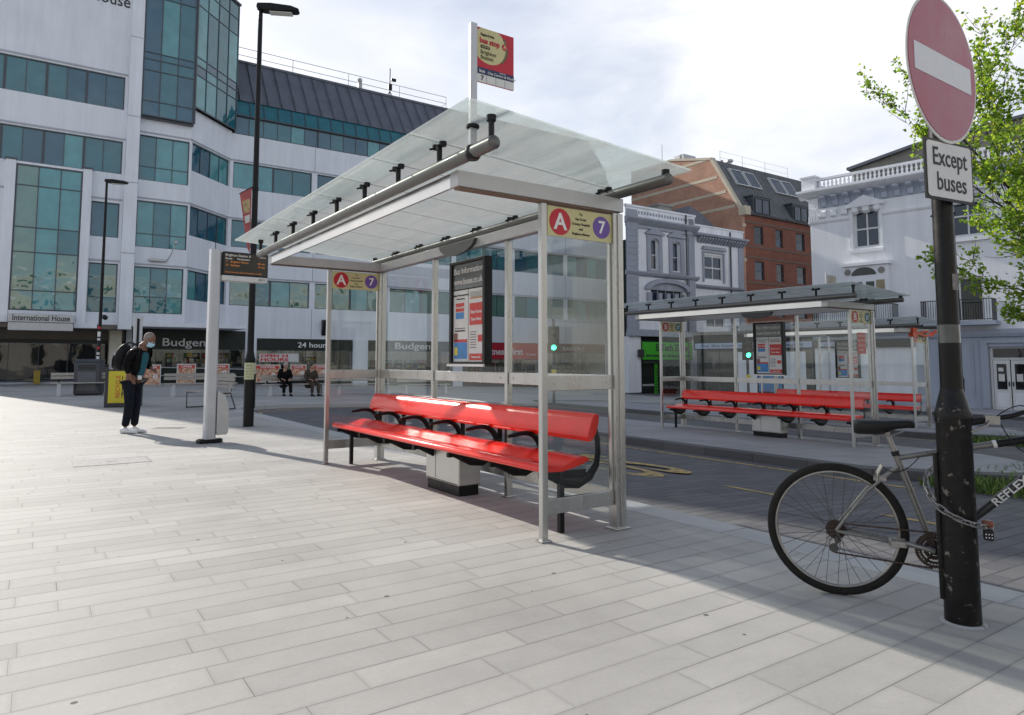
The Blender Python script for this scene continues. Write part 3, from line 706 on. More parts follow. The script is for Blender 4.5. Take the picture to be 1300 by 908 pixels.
# red banner hanging from the first lamp
r=thing('lamp_banner','tapering red and orange cloth banner hanging high on the near street lamp','banner',(-5.07,13.48,0),R(215))
m=MB(); m.tube([(.0,0,4.72),(.30,0,4.50)],.010,6); m.obj('arm',MT['dark'],r)
m=MB(); pt=[(.07,4.66),(.29,4.50),(.12,3.45),(.07,3.35)]
m.prism(pt,'y',-.004,.004); b=m.obj('cloth',mat('banner_red',(.42,.11,.11),rough=.8,var=.15,sc=4),r)
m=MB(); m.prism([(.10,4.44),(.24,4.36),(.20,4.12),(.09,4.18)],'y',.005,.008); m.prism([(.10,4.44),(.24,4.36),(.20,4.12),(.09,4.18)],'y',-.008,-.005); m.obj('printed_panel',mat('banner_orange',(.45,.35,.18),rough=.8,var=.4,sc=14),b)
m=MB(); m.prism([(.09,4.12),(.19,4.07),(.17,3.93),(.09,3.97)],'y',.005,.008); m.prism([(.09,4.12),(.19,4.07),(.17,3.93),(.09,3.97)],'y',-.008,-.005); m.obj('white_panel',MT['offwhite'],b)
# far thin lamp on the right
r=lamppost('street_lamp','slim black street lamp before the white double doors, its top hidden in the tree','street lamp',placeW(28.9,12.2),R(160),'black street lamps',top=7.6)

# departure display on its silver post
r=thing('departure_display','silver post carrying a dark departures screen, beside the standing man','bus display',(-4.66,10.80,0),R(38))
m=MB(); 
pr=[(-.075,-.06),(-.055,-.085),(.055,-.085),(.075,-.06),(.075,.06),(.055,.085),(-.055,.085),(-.075,.06)]
for k in range(1):
    n=len(pr); z0,z1=.05,3.0
    vs=[(x*1.08,y,z0) for x,y in pr]+[(x,y,z1) for x,y in pr]
    m.add(vs,[list(range(n))[::-1],list(range(n,2*n))]+[[i,(i+1)%n,n+(i+1)%n,n+i] for i in range(n)])
m.obj('post',MT['lightpost'],r,bevel=.006)
m=MB(); m.prism([(-.16,-.11),(.14,-.11),(.19,-.05),(.19,.08),(-.14,.10),(-.18,.02)],'z',0,.06); m.obj('base_plate',MT['black'],r,bevel=.012)
m=MB(); m.prism([(.083,.12),(.24,.12),(.26,.18),(.26,.55),(.20,.72),(.083,.80)],'y',-.10,.10); m.obj('equipment_box',MT['silver_paint'],r,bevel=.012)
m=MB(); m.tube([(.0,0,3.0),(.0,0,3.35)],.006,6); m.obj('aerial',MT['dark'],r)
x0,x1=.09,.80; z0,z1=2.60,2.975
m=MB(); m.box(x0,x1,-.09,.09,z0,z1); sc_=m.obj('screen_housing',MT['dark'],r,bevel=.008)
m=MB(); m.box(x0,x1-.01,-.095,.095,z0-.085,z0-.004); m.obj('lower_strip',MT['offwhite'],r,bevel=.006)
m=MB(); m.box(x0+.02,x1-.02,-.0925,-.091,z0+.02,z1-.02); m.obj('screen',mat('screen_black',(.012,.010,.008),rough=.15),sc_)
X=(1,0,0);Y=(0,0,1); ya=-.0935
EW=emit('screen_white',(.8,.8,.75),.35); EO=emit('screen_amber',(.9,.30,.05),.38)
def scr(s,x,z,fs,mm,al='LEFT'): text(sc_,'lettering',s,fs,TM((x,ya,z),X,Y),mm,align=al,ext=.0008)
scr('Brighton Station A',x0+.04,z1-.055,.052,EW); scr('Route',x0+.04,z1-.11,.042,EW); scr('Destination',x0+.22,z1-.11,.042,EW)
scr('7',x0+.05,z1-.16,.042,EO); scr('Brighton Marina',x0+.12,z1-.16,.042,EO); scr('08 min',x1-.17,z1-.16,.042,EO)
scr('27',x0+.05,z1-.215,.042,EO); scr('Saltdean',x0+.12,z1-.215,.042,EO); scr('15 min',x1-.17,z1-.215,.042,EO)
scr('Essential travel only please follow guidance 11:24:05',x0+.04,z0+.05,.027,EO)
scr('realtime',x1-.15,z1-.055,.034,EW)
text(sc_,'lettering','BHCC',.04,TM((x1-.09,-.0965,z0-.045),X,Y),MT['ink'])

# ------------------------------------------------------------------ NO ENTRY POLE
PX=(2.170,3.448)
r=thing('sign_post','scuffed black signpost in the right foreground with the bicycle chained to it','signpost',(*PX,0))
pole=mat('chipped_black_paint',(.008,.007,.007),rough=.36,spec=.28,var=.4,sc=12,dirt=(.17,.15,.13),dsc=19,dlo=.60,dhi=.64,bump=.25,bsc=22)
upper=mat('black_pole_paint',(.006,.006,.006),rough=.38,spec=.25,var=.4,sc=12,dirt=(.09,.085,.08),dsc=8,dlo=.68,dhi=.78,bump=.08,bsc=30)
m=MB(); m.lathe([(.078,0),(.076,.95),(.081,.96),(.081,1.0),(.076,1.01),(.049,1.115)],40); m.obj('lower_shaft',pole,r,smooth=35)
m=MB(); m.lathe([(.049,1.112),(.0475,1.3),(.0455,3.12)],32); m.obj('upper_shaft',upper,r,smooth=35)
m=MB(); m.lathe([(.0492,1.34),(.0492,1.43)],30); m.obj('wrap_sticker',glassmat('plastic_wrap',(.6,.6,.62),1.5,.22),r,smooth=30)
m=MB(); m.box(.0,.03,-.051,-.0465,1.60,1.68); m.obj('sticker',mat('faded_sticker',(.16,.15,.15),rough=.3,var=.5,sc=25),r)
m=MB(); m.tube([(-.075,.03,.1),(-.078,.03,.80)],.012,8); m.obj('cable_guard',pole,r,smooth=40)
m=MB(); m.lathe([(.098,0),(.094,.003),(.08,.006)],30); m.obj('mortar_collar',MT['kerb'],r,smooth=40)
# signs face the bus lane
def sgn(name,label,z,yaw):
    return thing(name,label,'road sign',(PX[0],PX[1],z),yaw)
r=sgn('no_entry_sign','round red no entry sign with a white bar at the top of the black signpost',2.69,R(35))
yy=-.075
m=MB(); m.disc((-.10,yy,0),.372,(0,1,0),.004,64); pl=m.obj('plate',MT['offwhite'],r,smooth=30)
redm=mat('faded_sign_red',(.31,.030,.065),rough=.32,var=.12,sc=6,dirt=(.25,.10,.12),dsc=5,dlo=.62,dhi=.85)
m=MB(); m.disc((-.10,yy-.0035,0),.356,(0,1,0),.003,64); m.obj('red_disc',redm,pl,smooth=30)
m=MB(); m.box(-.10-.30,-.10+.30,yy-.0065,yy-.0052,-.068,.068); m.obj('bar',mat('sign_white',(.62,.63,.65),rough=.35,var=.08,sc=14,dirt=(.3,.3,.3),dsc=25,dlo=.7,dhi=.8),pl)
m=MB()
for z in (.12,-.17): m.tube([(-.05,-.05,z),(-.06,.0,z),(0,.062,z),(.06,0,z),(.05,-.05,z)],.006,6); m.box(-.36,.16,yy+.003,yy+.015,z-.015,z+.015)
m.obj('bracket',MT['silver_paint'],r)
r=sgn('except_buses_plate','white plate reading Except buses fixed under the no entry sign',2.18,R(27))
m=MB(); m.box(-.252,.136,yy-.004,yy+.004,-.150,.150); b=m.obj('plate',MT['dark'],r)
def rr(x0,x1,z0,z1,q):
    o=[]
    for cx,cz,a0 in ((x1-q,z1-q,0),(x0+q,z1-q,90),(x0+q,z0+q,180),(x1-q,z0+q,270)):
        for i in range(6): a=R(a0+i*18); o.append((cx+q*math.cos(a),cz+q*math.sin(a)))
    return o
m=MB(); m.prism(rr(-.238,.122,-.137,.137,.02),'y',yy-.0045,yy-.0065); m.obj('white_face',mat('plate_white',(.62,.62,.62),rough=.4,var=.05),b)
text(b,'lettering','Except',.128,TM((-.058,yy-.0075,.060),(1,0,0),(0,0,1)),MT['ink'],bold=.005,width=.275)
text(b,'lettering','buses',.128,TM((-.050,yy-.0075,-.062),(1,0,0),(0,0,1)),MT['ink'],bold=.005,width=.235)
m=MB()
for z in (.08,-.08): m.tube([(-.05,-.07,z),(-.058,.0,z),(0,.06,z),(.058,0,z),(.05,-.07,z)],.005,6)
m.obj('bracket',MT['silver_paint'],r)

# ------------------------------------------------------------------ BICYCLE
bk=thing('bicycle','grey mountain bicycle with black saddle leaning behind the black signpost','bicycle',(1.755,3.845,0),math.atan2(-.426,.905))
fr_m=mat('bike_grey_paint',(.19,.185,.175),rough=.3,metal=.4,var=.15,sc=10)
alu=mat('bike_alloy',(.30,.29,.275),rough=.38,metal=.8,var=.2,sc=12)
rust=mat('rusty_steel',(.060,.040,.030),rough=.7,metal=.3,var=.4,sc=30)
tyre=mat('bike_tyre',(.018,.017,.015),spec=.2,rough=.75,var=.25,sc=20,bump=.5,bsc=120)
HR=.348
def wheel(name,cx,rot=0):
    M=Matrix.Translation((cx,0,HR))@Matrix.Rotation(rot,4,'Z')
    def ring(rad,r,n=72,k=10,sx=1.0):
        m=MB(); vs=[];
        for i in range(n):
            a=2*math.pi*i/n
            for j in range(k):
                q=2*math.pi*j/k; rr_=rad+math.cos(q)*r*sx; yy_=math.sin(q)*r
                z=rr_*math.sin(a); z=max(z,-HR+.004)
                vs.append((rr_*math.cos(a),yy_,z))
        fs=[[i*k+j,((i+1)%n)*k+j,((i+1)%n)*k+(j+1)%k,i*k+(j+1)%k] for i in range(n) for j in range(k)]
        m.add(vs,fs,0,M); return m
    w=ring(.327,.0215).obj(name,tyre,bk,smooth=60)
    ring(.303,.011,sx=.9).obj('rim',alu,w,smooth=60)
    hb=MB(M); hb.disc((0,0,0),.018,(0,1,0),.10,14); hb.disc((0,-.035,0),.028,(0,1,0),.004,16); hb.disc((0,.035,0),.028,(0,1,0),.004,16); hb.tube([(0,-.07,0),(0,.07,0)],.006,8); hb.obj('hub',rust,w,smooth=40)
    sp=MB(M)
    for i in range(32):
        a=2*math.pi*i/32; b=a+(R(62) if i%4<2 else -R(62)); y=.034 if i%2 else -.034
        sp.tube([(.026*math.cos(b),y,.026*math.sin(b)),(.296*math.cos(a),0,.296*math.sin(a))],.0013,4)
    sp.obj('spokes',mat('spoke_steel',(.10,.10,.10),rough=.4,metal=.9),w)
    return w
w1=wheel('wheel',0)
wheel('wheel',1.15,R(-62))
BB=Vector((.452,0,.292)); ST=Vector((.305,0,.742)); HT=Vector((.925,0,.90)); HB=Vector((.965,0,.775)); RH=Vector((0,0,HR))
def tb(name,pts,r,m_=None,n=12,par=bk,smooth=50):
    q=MB(); q.tube(pts,r,n); return q.obj(name,m_ or fr_m,par,smooth=smooth)
tb('seat_tube',[BB,ST+Vector((-.008,0,.03))],.016)
tb('top_tube',[ST,HT+Vector((0,0,-.025))],[.015,.018])
dt=tb('down_tube',[BB,HB],[.019,.026],mat('down_tube_black',(.02,.02,.022),rough=.3,spec=.5))
tb('head_tube',[HB+Vector((.01,0,-.03)),HT+Vector((-.008,0,.03))],.02)
# painted black section and band on the top tube
A_=ST.lerp(HT+Vector((0,0,-.025)),.70); B_=HT+Vector((0,0,-.025))
tb('black_paint_section',[A_,B_],.0188,MT['black'])
tb('band',[A_-Vector((.008,0,.002)),A_+Vector((.008,0,.002))],.0192,MT['white'])
for y in (-1,1):
    tb('chain_stay',[BB+Vector((-.03,y*.022,0)),RH+Vector((.14,y*.045,-.02)),RH+Vector((0,y*.062,0))],[.011,.0095,.009])
    tb('seat_stay',[ST+Vector((.004,y*.012,-.045)),RH+Vector((.16,y*.042,.22)),RH+Vector((0,y*.062,0))],[.0085,.0085,.0085],fr_m)
    tb('fork_blade',[HB+Vector((.015,y*.03,-.05)),Vector((1.03,y*.05,.60)),Vector((1.085,y*.045,HR))],[.015,.014,.009],MT['black'])
# seat post, saddle
tb('seat_post',[ST+Vector((-.008,0,.03)),Vector((.262,0,.872))],.0135,alu)
tb('clamp',[ST+Vector((-.002,0,.012)),ST+Vector((-.009,0,.035))],.02,MT['dark'])
sd=[]
prof=[(.105,.045,.905),(.125,.062,.913),(.165,.072,.914),(.21,.064,.913),(.26,.044,.911),(.31,.026,.912),(.36,.02,.914),(.385,.017,.911),(.395,.008,.905)]
m=MB(); vs=[];K=14
for x,hw,z in prof:
    for j in range(K):
        q=2*math.pi*j/K; cy=math.cos(q)*hw; cz=math.sin(q)
        vs.append((x,cy,z+.006+(.020*cz if cz>0 else .062*cz*min(1,(hw/.06)))))
n=len(prof)
m.add(vs,[[i*K+j,(i+1)*K+j,(i+1)*K+(j+1)%K,i*K+(j+1)%K] for i in range(n-1) for j in range(K)]+[list(range(K)),[(n-1)*K+j for j in range(K)][::-1]])
sdo=m.obj('saddle',mat('saddle_vinyl',(.012,.012,.013),spec=.3,rough=.5,var=.3,sc=15),bk,smooth=60)
for y in (-.02,.02): tb('saddle_rail',[(.15,y,.875),(.20,y,.858),(.29,y,.858),(.35,y*.6,.885)],.0035,alu,6,sdo)
# cranks, rings, chain, derailleur
cr=MB()
def toothed(m,c,R0,teeth,th,y):
    pts=[]
    for i in range(teeth*2):
        a=math.pi*i/teeth; r_=R0 if i%2 else R0-.006
        pts.append((c[0]+r_*math.cos(a),c[2]+r_*math.sin(a)))
    hole=[]
    m.prism(pts,'y',y-th/2,y+th/2)
def ringplate(m,c,R0,R1,teeth,y,th=.003):
    n=teeth*2; vs=[];
    for yy_ in (y-th/2,y+th/2):
        for i in range(n):
            a=2*math.pi*i/n; r_=R0 if i%2 else R0-.005
            vs.append((c[0]+r_*math.cos(a),yy_,c[2]+r_*math.sin(a)))
        for i in range(n):
            a=2*math.pi*i/n; vs.append((c[0]+R1*math.cos(a),yy_,c[2]+R1*math.sin(a)))
    fs=[]
    for i in range(n):
        j=(i+1)%n
        fs+=[[i,j,n+j,n+i],[2*n+i,3*n+i,3*n+j,2*n+j],[i,2*n+i,2*n+j,j],[n+i,n+j,3*n+j,3*n+i]]
    m.add(vs,fs)
m=MB(); ringplate(m,BB,.090,.072,42,-.048); ringplate(m,BB,.072,.056,32,-.041); ringplate(m,BB,.052,.03,24,-.034)
for k in range(5):
    a=R(20+72*k); m.tube([(BB.x,-.046,BB.z),(BB.x+.078*math.cos(a),-.046,BB.z+.078*math.sin(a))],.006,6)
ch=m.obj('chainring',rust,bk)
m=MB(); 
for k in range(7): ringplate(m,RH,.026+.0045*k,.015,14+2*k,-.052+.0045*k,.002)
m.obj('cassette',rust,bk)
pr_=Vector((.285,0,.330))
tb('crank_arm',[BB+Vector((0,-.062,0)),pr_+Vector((0,-.072,0))],[.014,.010],alu)
pl_=BB*2-pr_
tb('crank_arm',[BB+Vector((0,.062,0)),pl_+Vector((0,.072,0))],[.014,.010],alu)
tb('bottom_bracket',[BB+Vector((0,-.06,0)),BB+Vector((0,.06,0))],.021,MT['dark'])
for P_,y in ((pr_,-1),(pl_,1)):
    m=MB(); y0=y*.080; y1=y*.165
    m.tube([P_+Vector((0,y*.07,0)),P_+Vector((0,y1,0))],.007,8)
    for dx in (-.033,.033): m.box(P_.x+dx-.006,P_.x+dx+.006,min(y0,y1),max(y0,y1),P_.z-.012,P_.z+.012)
    for yy_ in (y0,y1-.006*y): m.box(P_.x-.039,P_.x+.039,min(yy_,yy_+.006*y),max(yy_,yy_+.006*y),P_.z-.014,P_.z+.014)
    m.obj('pedal',alu,bk,bevel=.002)
dq=Vector((-.012,-.05,.255)); dp=Vector((.008,-.05,.300))
m=MB(); m.disc(dq,.024,(0,1,0),.008,14); m.disc(dp,.018,(0,1,0),.008,12); m.tube([dq,dp],.007,6); m.tube([RH+Vector((0,-.06,-.01)),Vector((.02,-.058,.31)),dp],.009,6); m.tube([RH+Vector((-.005,-.07,-.01)),Vector((-.05,-.075,HR-.04)),Vector((-.04,-.07,HR-.0)),Vector((.03,-.06,HR-.0))],.003,6)
m.obj('derailleur',mat('derailleur_metal',(.08,.08,.08),rough=.45,metal=.7),bk,smooth=40)
def chainrun(a,b):
    d=b-a; n=int(d.length/.0127); q=MB()
    for i in range(n):
        c=a+d*((i+.5)/n); ang=math.atan2(d.z,d.x)
        M_=Matrix.Translation(c)@Matrix.Rotation(-ang,4,'Y')
        if i%2: q.box(-.008,.008,-.0035,.0035,-.0035,.0035,M=M_)
        else: q.box(-.007,.007,-.002,.002,-.0045,.0045,M=M_)
    return q
m=chainrun(Vector((.0,-.045,HR+.037)),Vector((BB.x+.01,-.047,BB.z+.088)))
m2=chainrun(Vector((-.01,-.05,.232)),Vector((BB.x-.01,-.047,BB.z-.089)))
m.obj('chain_run',rust,bk); m2.obj('chain_run',rust,bk)
# v-brakes, bars, cables
m=MB()
for y in (-1,1):
    m.tube([(.205,y*.040,.615),(.21,y*.037,.655),(.235,y*.030,.70)],.007,6); m.box(.19,.25,y*.030-.006,y*.030+.006,.622,.64)
m.obj('rear_brake',alu,bk)
tb('stem',[HT+Vector((-.008,0,.02)),HT+Vector((-.015,0,.10)),Vector((.96,-.02,1.035))],.016,MT['dark'])
tb('handlebar',[Vector((.62,-.175,.955)),Vector((.80,-.10,.985)),Vector((.96,-.02,1.035)),Vector((1.10,.10,1.02)),Vector((1.18,.28,1.0))],.0115,MT['black'])
tb('grip',[Vector((.550,-.200,.942)),Vector((.670,-.155,.962))],[.0175,.0165],MT['blackrub'])
tb('grip',[Vector((1.13,.20,1.0)),Vector((1.19,.32,.995))],.0165,MT['blackrub'])
m=MB(); m.tube([(.70,-.155,.965),(.68,-.19,.94),(.60,-.215,.905)],[.010,.006,.0055],8); m.box(.68,.74,-.17,-.12,.945,.985); m.obj('brake_lever',alu,bk,smooth=40)
tb('cable',bez((.72,-.15,.975),(.86,-.20,1.12),(.93,-.01,.93),10),.0028,MT['black'],6)
tb('cable',bez((.74,-.14,.96),(.84,-.12,.72),(.93,-.03,.86),10),.0028,MT['black'],6)
tb('cable',bez(ST+Vector((.10,-.02,.01)),ST+Vector((.0,-.03,-.12)),(.23,-.03,.70),10),.0024,MT['black'],6)
d=(HB-BB).normalized(); nrm=Vector((0,-1,0)); up=nrm.cross(d)*1
mid=BB.lerp(HB,.66)+Vector((0,-.0255,0))
text(dt,'lettering','REFLEX',.052,TM(mid,d,Vector((-d.z,0,d.x))),MT['offwhite'],bold=.02,width=.20,ext=.002)
# chain lock round the post and the frame
lk=thing('chain_lock','steel link chain with a combination padlock holding the bicycle to the post','bike lock',(PX[0]-.015,PX[1],0),math.atan2(-.426,.905))
# local frame parallel to the bicycle; post at the origin
ctrl=[(-.075,.15,.70),(-.11,.06,.66),(-.105,-.03,.60),(-.07,-.092,.55),(-.01,-.108,.512),(.05,-.098,.487),(.10,-.07,.475),(.13,-.02,.470)]
P_=[Vector(p) for p in ctrl]; path=[]
for i in range(len(P_)-1):
    a=P_[max(i-1,0)];b=P_[i];c=P_[i+1];d_=P_[min(i+2,len(P_)-1)]
    for k in range(10):
        t=k/10; path.append(.5*((2*b)+(c-a)*t+(2*a-5*b+4*c-d_)*t*t+(-a+3*b-3*c+d_)*t**3))
path.append(P_[-1])
L_=[0]
for a,b in zip(path,path[1:]): L_.append(L_[-1]+(b-a).length)
def at_len(s):
    for i in range(len(L_)-1):
        if L_[i+1]>=s: 
            t=(s-L_[i])/(L_[i+1]-L_[i]); return path[i].lerp(path[i+1],t),(path[i+1]-path[i]).normalized()
    return path[-1],(path[-1]-path[-2]).normalized()
m=MB(); s_=.0; i=0
while s_<L_[-1]:
    c,d_=at_len(s_); q=d_.to_track_quat('X','Z').to_matrix().to_4x4()
    M_=Matrix.Translation(c)@q@Matrix.Rotation(R(45+90*(i%2)),4,'X')
    ring_=[Vector((.026*math.copysign(1,math.cos(a))*min(1,abs(math.cos(a))*1.6),.0125*math.sin(a),0)) for a in [2*math.pi*k/14 for k in range(14)]]
    m.tube([M_@p for p in ring_+[ring_[0]]],.0044,6); s_+=.039; i+=1
m.obj('chain',mat('galvanised_chain',(.27,.26,.25),rough=.42,metal=.85,var=.25,sc=20),lk,smooth=50)
m=MB(); m.box(.108,.148,-.050,-.018,.405,.455); m.obj('padlock_body',MT['dark'],lk,bevel=.006)
m=MB(); m.tube([(.115,-.035,.455)]+[(.13+.018*math.cos(R(a)),-.035,.478+.02*math.sin(R(a))) for a in range(180,-1,-20)]+[(.147,-.035,.455)],.005,8); m.obj('shackle',alu,lk,smooth=40)
m=MB(); [m.disc((.116+.012*k,-.0505,.42),.0028,(0,1,0),.002,8) for k in range(3)]; [m.disc((.116+.012*k,-.0505,.435),.0028,(0,1,0),.002,8) for k in range(3)]; m.obj('dials',MT['white'],lk)
m=MB(); m.box(.105,.15,-.048,-.014,.466,.498); m.obj('plastic_sleeve',mat('orange_sleeve',(.22,.06,.03),rough=.5,var=.3,sc=30),lk,bevel=.01)

# ------------------------------------------------------------------ PEOPLE
def skin(name,nodes,edges,m_,parent,sub=2,root=0):
    me=bpy.data.meshes.new(name); me.from_pydata([n[0] for n in nodes],edges,[])
    o=bpy.data.objects.new(name,me); COL.objects.link(o)
    md=o.modifiers.new('skin','SKIN'); md.use_smooth_shade=True
    for i,n in enumerate(nodes):
        r_=n[1]; me.skin_vertices[0].data[i].radius=(r_,r_) if not isinstance(r_,tuple) else r_
    me.skin_vertices[0].data[root].use_root=True
    s=o.modifiers.new('sub','SUBSURF'); s.levels=sub; s.render_levels=sub
    dg=bpy.context.evaluated_depsgraph_get(); dg.update()
    nm=bpy.data.meshes.new_from_object(o.evaluated_get(dg))
    bpy.data.objects.remove(o); nm.name=name; nm.materials.clear(); nm.materials.append(m_)
    for p in nm.polygons: p.use_smooth=True
    q=bpy.data.objects.new(name,nm); COL.objects.link(q)
    if parent is not None: q.parent=parent
    return q
skinm=mat('skin_brown',(.20,.095,.06),rough=.5,var=.1,sc=20)
skinl=mat('skin_light',(.45,.25,.18),rough=.5,var=.1,sc=20)
jack=mat('black_jacket',(.006,.006,.007),rough=.85,spec=.15,var=.3,sc=14,bump=.3,bsc=30)
jean=mat('dark_navy_trousers',(.010,.012,.020),rough=.9,spec=.15,var=.3,sc=10,bump=.3,bsc=25)
shirt=mat('teal_shirt',(.010,.10,.135),rough=.8,var=.2,sc=10,bump=.2,bsc=30)
MT['skin']=skinm
def head(parent,body,c,r,yaw,pitch,skm,mask=None,hair=None):
    """face, nose, eyes, ears joined to the body mesh list"""
    M=Matrix.Translation(c)@Matrix.Rotation(yaw,4,'Z')@Matrix.Rotation(pitch,4,'Y')
    m=MB(M)
    N=20;K=16; vs=[]
    for i in range(K+1):
        th=math.pi*i/K; z=-math.cos(th); s=math.sin(th)
        for j in range(N):
            a=2*math.pi*j/N; x=math.cos(a)*s; y=math.sin(a)*s
            X_=x*.098; Y_=y*.078; Z_=z*.125
            if z<0: Y_*=1-.28*(-z)**1.5; X_=X_*(1-.22*(-z)**2)+(.018*(-z) if x>0 else 0)
            if x<0 and z>-.3: X_*=1.08
            if x>.55: # brow, nose, lips, chin
                f=(x-.55)/.45
                Z1=Z_
                X_+= .006*f*math.exp(-((Z1-.022)/.012)**2)
                X_-= .010*f*math.exp(-((Z1-.004)/.012)**2)*math.exp(-((abs(Y_)-.03)/.014)**2)
                X_+= .022*f*math.exp(-((Z1+.028)/.016)**2)*math.exp(-(Y_/.012)**2)
                X_+= .010*f*math.exp(-((Z1+.006)/.016)**2)*math.exp(-(Y_/.010)**2)
                X_+= .006*f*math.exp(-((Z1+.060)/.010)**2)*math.exp(-(Y_/.022)**2)
            vs.append((X_,Y_,Z_))
    fs=[[i*N+j,i*N+(j+1)%N,(i+1)*N+(j+1)%N,(i+1)*N+j] for i in range(K) for j in range(N)]
    m.add(vs,fs)
    for y in (-1,1):
        m.ball((-.005,y*.080,-.005),.03,10,8,(.55,.28,1.05))
    # neck
    m.tube([(-.02,0,-.08),(-.055,0,-.17)],[.052,.062],14)
    h=m
    e=MB(M)
    for y in (-1,1): e.ball((.086,y*.031,.004),.011,10,8)
    return h,e,M
def person(label,loc,rz,pose,cols,maskc=None,hairc=None,group=None):
    r=thing('person',label,'person',loc,rz,group)
    sk,tm,jm,sh=cols
    if pose=='stand':
        hip=(.00,0,.96); ch=(.085,0,1.31); nk=(.185,0,1.50); hd=(.285,0,1.625)
        legs=[[(.0,-.09,.93),(.02,-.09,.50),(-.04,-.09,.09)],[(.0,.09,.93),(.03,.09,.50),(-.0,.10,.09)]]
        arms=[[(.11,-.19,1.44),(.03,-.245,1.18),(.10,-.205,1.0)],[(.11,.19,1.44),(.10,.25,1.18),(.23,.18,1.12)]]
        foot=(.13,0,0); yaw,pit=0,R(32)
    else:
        hip=(-.10,0,.50); ch=(-.02,0,.85); nk=(.05,0,1.05); hd=(.12,0,1.19)
        legs=[[(-.08,-.09,.52),(.36,-.12,.50),(.34,-.12,.09)],[(-.08,.09,.52),(.37,.12,.50),(.40,.13,.09)]]
        arms=[[(.0,-.19,.99),(.02,-.26,.74),(.24,-.14,.66)],[(.0,.19,.99),(.03,.26,.74),(.25,.12,.66)]]
        foot=(.13,0,0); yaw,pit=0,R(22)
    V3=lambda p:Vector(p)
    # one continuous body
    nodes=[(V3(hip),(.13,.11))]; edges=[]
    def addc(pts,rads,start):
        k=start
        for p,rr_ in zip(pts,rads):
            nodes.append((V3(p),rr_)); edges.append((k,len(nodes)-1)); k=len(nodes)-1
        return k
    c=addc([V3(hip).lerp(V3(ch),.5),ch],[(.12,.105),(.15,.11)],0)
    n_=addc([nk,V3(nk).lerp(V3(hd),.35)],[.07,.055],c)
    for lg in legs: addc(lg,[.085,.058,.036],0)
    for ar in arms: addc(ar,[.058,.042,.026],c)
    b=skin('body',nodes,edges,sk,r,2)
    # head and hands are merged into the body mesh
    hm,em,HM=head(r,b,hd,.1,yaw,pit,sk)
    hz=MB()
    for ar,s in zip(arms,(-1,1)):
        w_=V3(ar[2]); d_=(V3(ar[2])-V3(ar[1])).normalized(); side=Vector((0,1,0))
        pm=w_+d_*.05
        hz.tube([w_-d_*.02,w_+d_*.03,w_+d_*.085],[.024,.033,.03],10,flat=((0,0,1),.55))
        for k in range(4):
            o_=Vector((0,0,1)).cross(d_).normalized() if abs(d_.z)<.9 else Vector((1,0,0))
            q0=w_+d_*.08+o_*(.024-.016*k); ln=(.062,.072,.068,.052)[k]; cu_=Vector((.3,0,-.6)).normalized()
            hz.tube([q0,q0+d_*ln*.5+cu_*.008,q0+d_*ln*.75+cu_*.03],[.0088,.008,.0065],7)
        o_=Vector((0,0,1)).cross(d_).normalized() if abs(d_.z)<.9 else Vector((1,0,0))
        q0=w_+d_*.02+o_*.03; hz.tube([q0,q0+d_*.03+o_*.02,q0+d_*.06+o_*.018],[.012,.010,.008],7)
    import bmesh
    bm=bmesh.new(); bm.from_mesh(b.data); tmp=hm.mesh('x',sk,60); bm.from_mesh(tmp); bm.from_mesh(hz.mesh('x',sk,60)); bm.to_mesh(b.data); bm.free()
    for p in b.data.polygons: p.use_smooth=True
    em.obj('eyes',MT['offwhite'],r,smooth=60)
    # trousers
    nodes=[(V3(hip)+Vector((0,0,.02)),(.165,.15))]; edges=[]
    for lg in legs: addc([V3(lg[0])+Vector((0,0,-.06)),V3(lg[0]).lerp(V3(lg[1]),.55),lg[1],V3(lg[1]).lerp(V3(lg[2]),.5),V3(lg[2])+Vector((0,0,.02))],[.115,.095,.078,.070,.066],0)
    skin('trousers',nodes,edges,tm,r,2)
    # top
    up_=(V3(ch)-V3(hip))
    nodes=[(V3(hip)+up_*.06,(.175,.155)),(V3(hip)+up_*.45,(.18,.15)),(V3(ch),(.20,.155)),(V3(ch).lerp(V3(nk),.55),(.15,.13)),(V3(nk)+Vector((-.01,0,-.01)),(.075,.08))]
    edges=[(0,1),(1,2),(2,3),(3,4)]
    for ar in arms: addc([ar[0],V3(ar[0]).lerp(V3(ar[1]),.5),ar[1],V3(ar[1]).lerp(V3(ar[2]),.85)],[.088,.075,.066,.05],2)
    skin('jacket',nodes,edges,jm,r,2)
    # shoes
    for lg in legs:
        a=V3(lg[2]); x,y=a.x,a.y
        m=MB(); vs=[];K=12
        pf=[(-.075,.032,.085),(-.05,.042,.10),(0,.044,.11),(.06,.046,.085),(.13,.050,.06),(.19,.044,.05),(.225,.026,.035)]
        for px_,hw,hh in pf:
            for j in range(K):
                q=2*math.pi*j/K; vs.append((x+px_,y+math.cos(q)*hw,max(.002,hh/2+math.sin(q)*hh/2*1.05)))
        n=len(pf)
        m.add(vs,[[i*K+j,(i+1)*K+j,(i+1)*K+(j+1)%K,i*K+(j+1)%K] for i in range(n-1) for j in range(K)]+[list(range(K)),[(n-1)*K+j for j in range(K)][::-1]])
        m.obj('shoe',sh,r,smooth=60)
    return r,HM,dict(hip=hip,ch=ch,nk=nk,hd=hd)
mn,HM,J=person('man in black jacket and face mask standing bent forward by the display post',(-6.68,12.28,0),R(-6),'stand',(skinm,jean,jack,MT['white']))
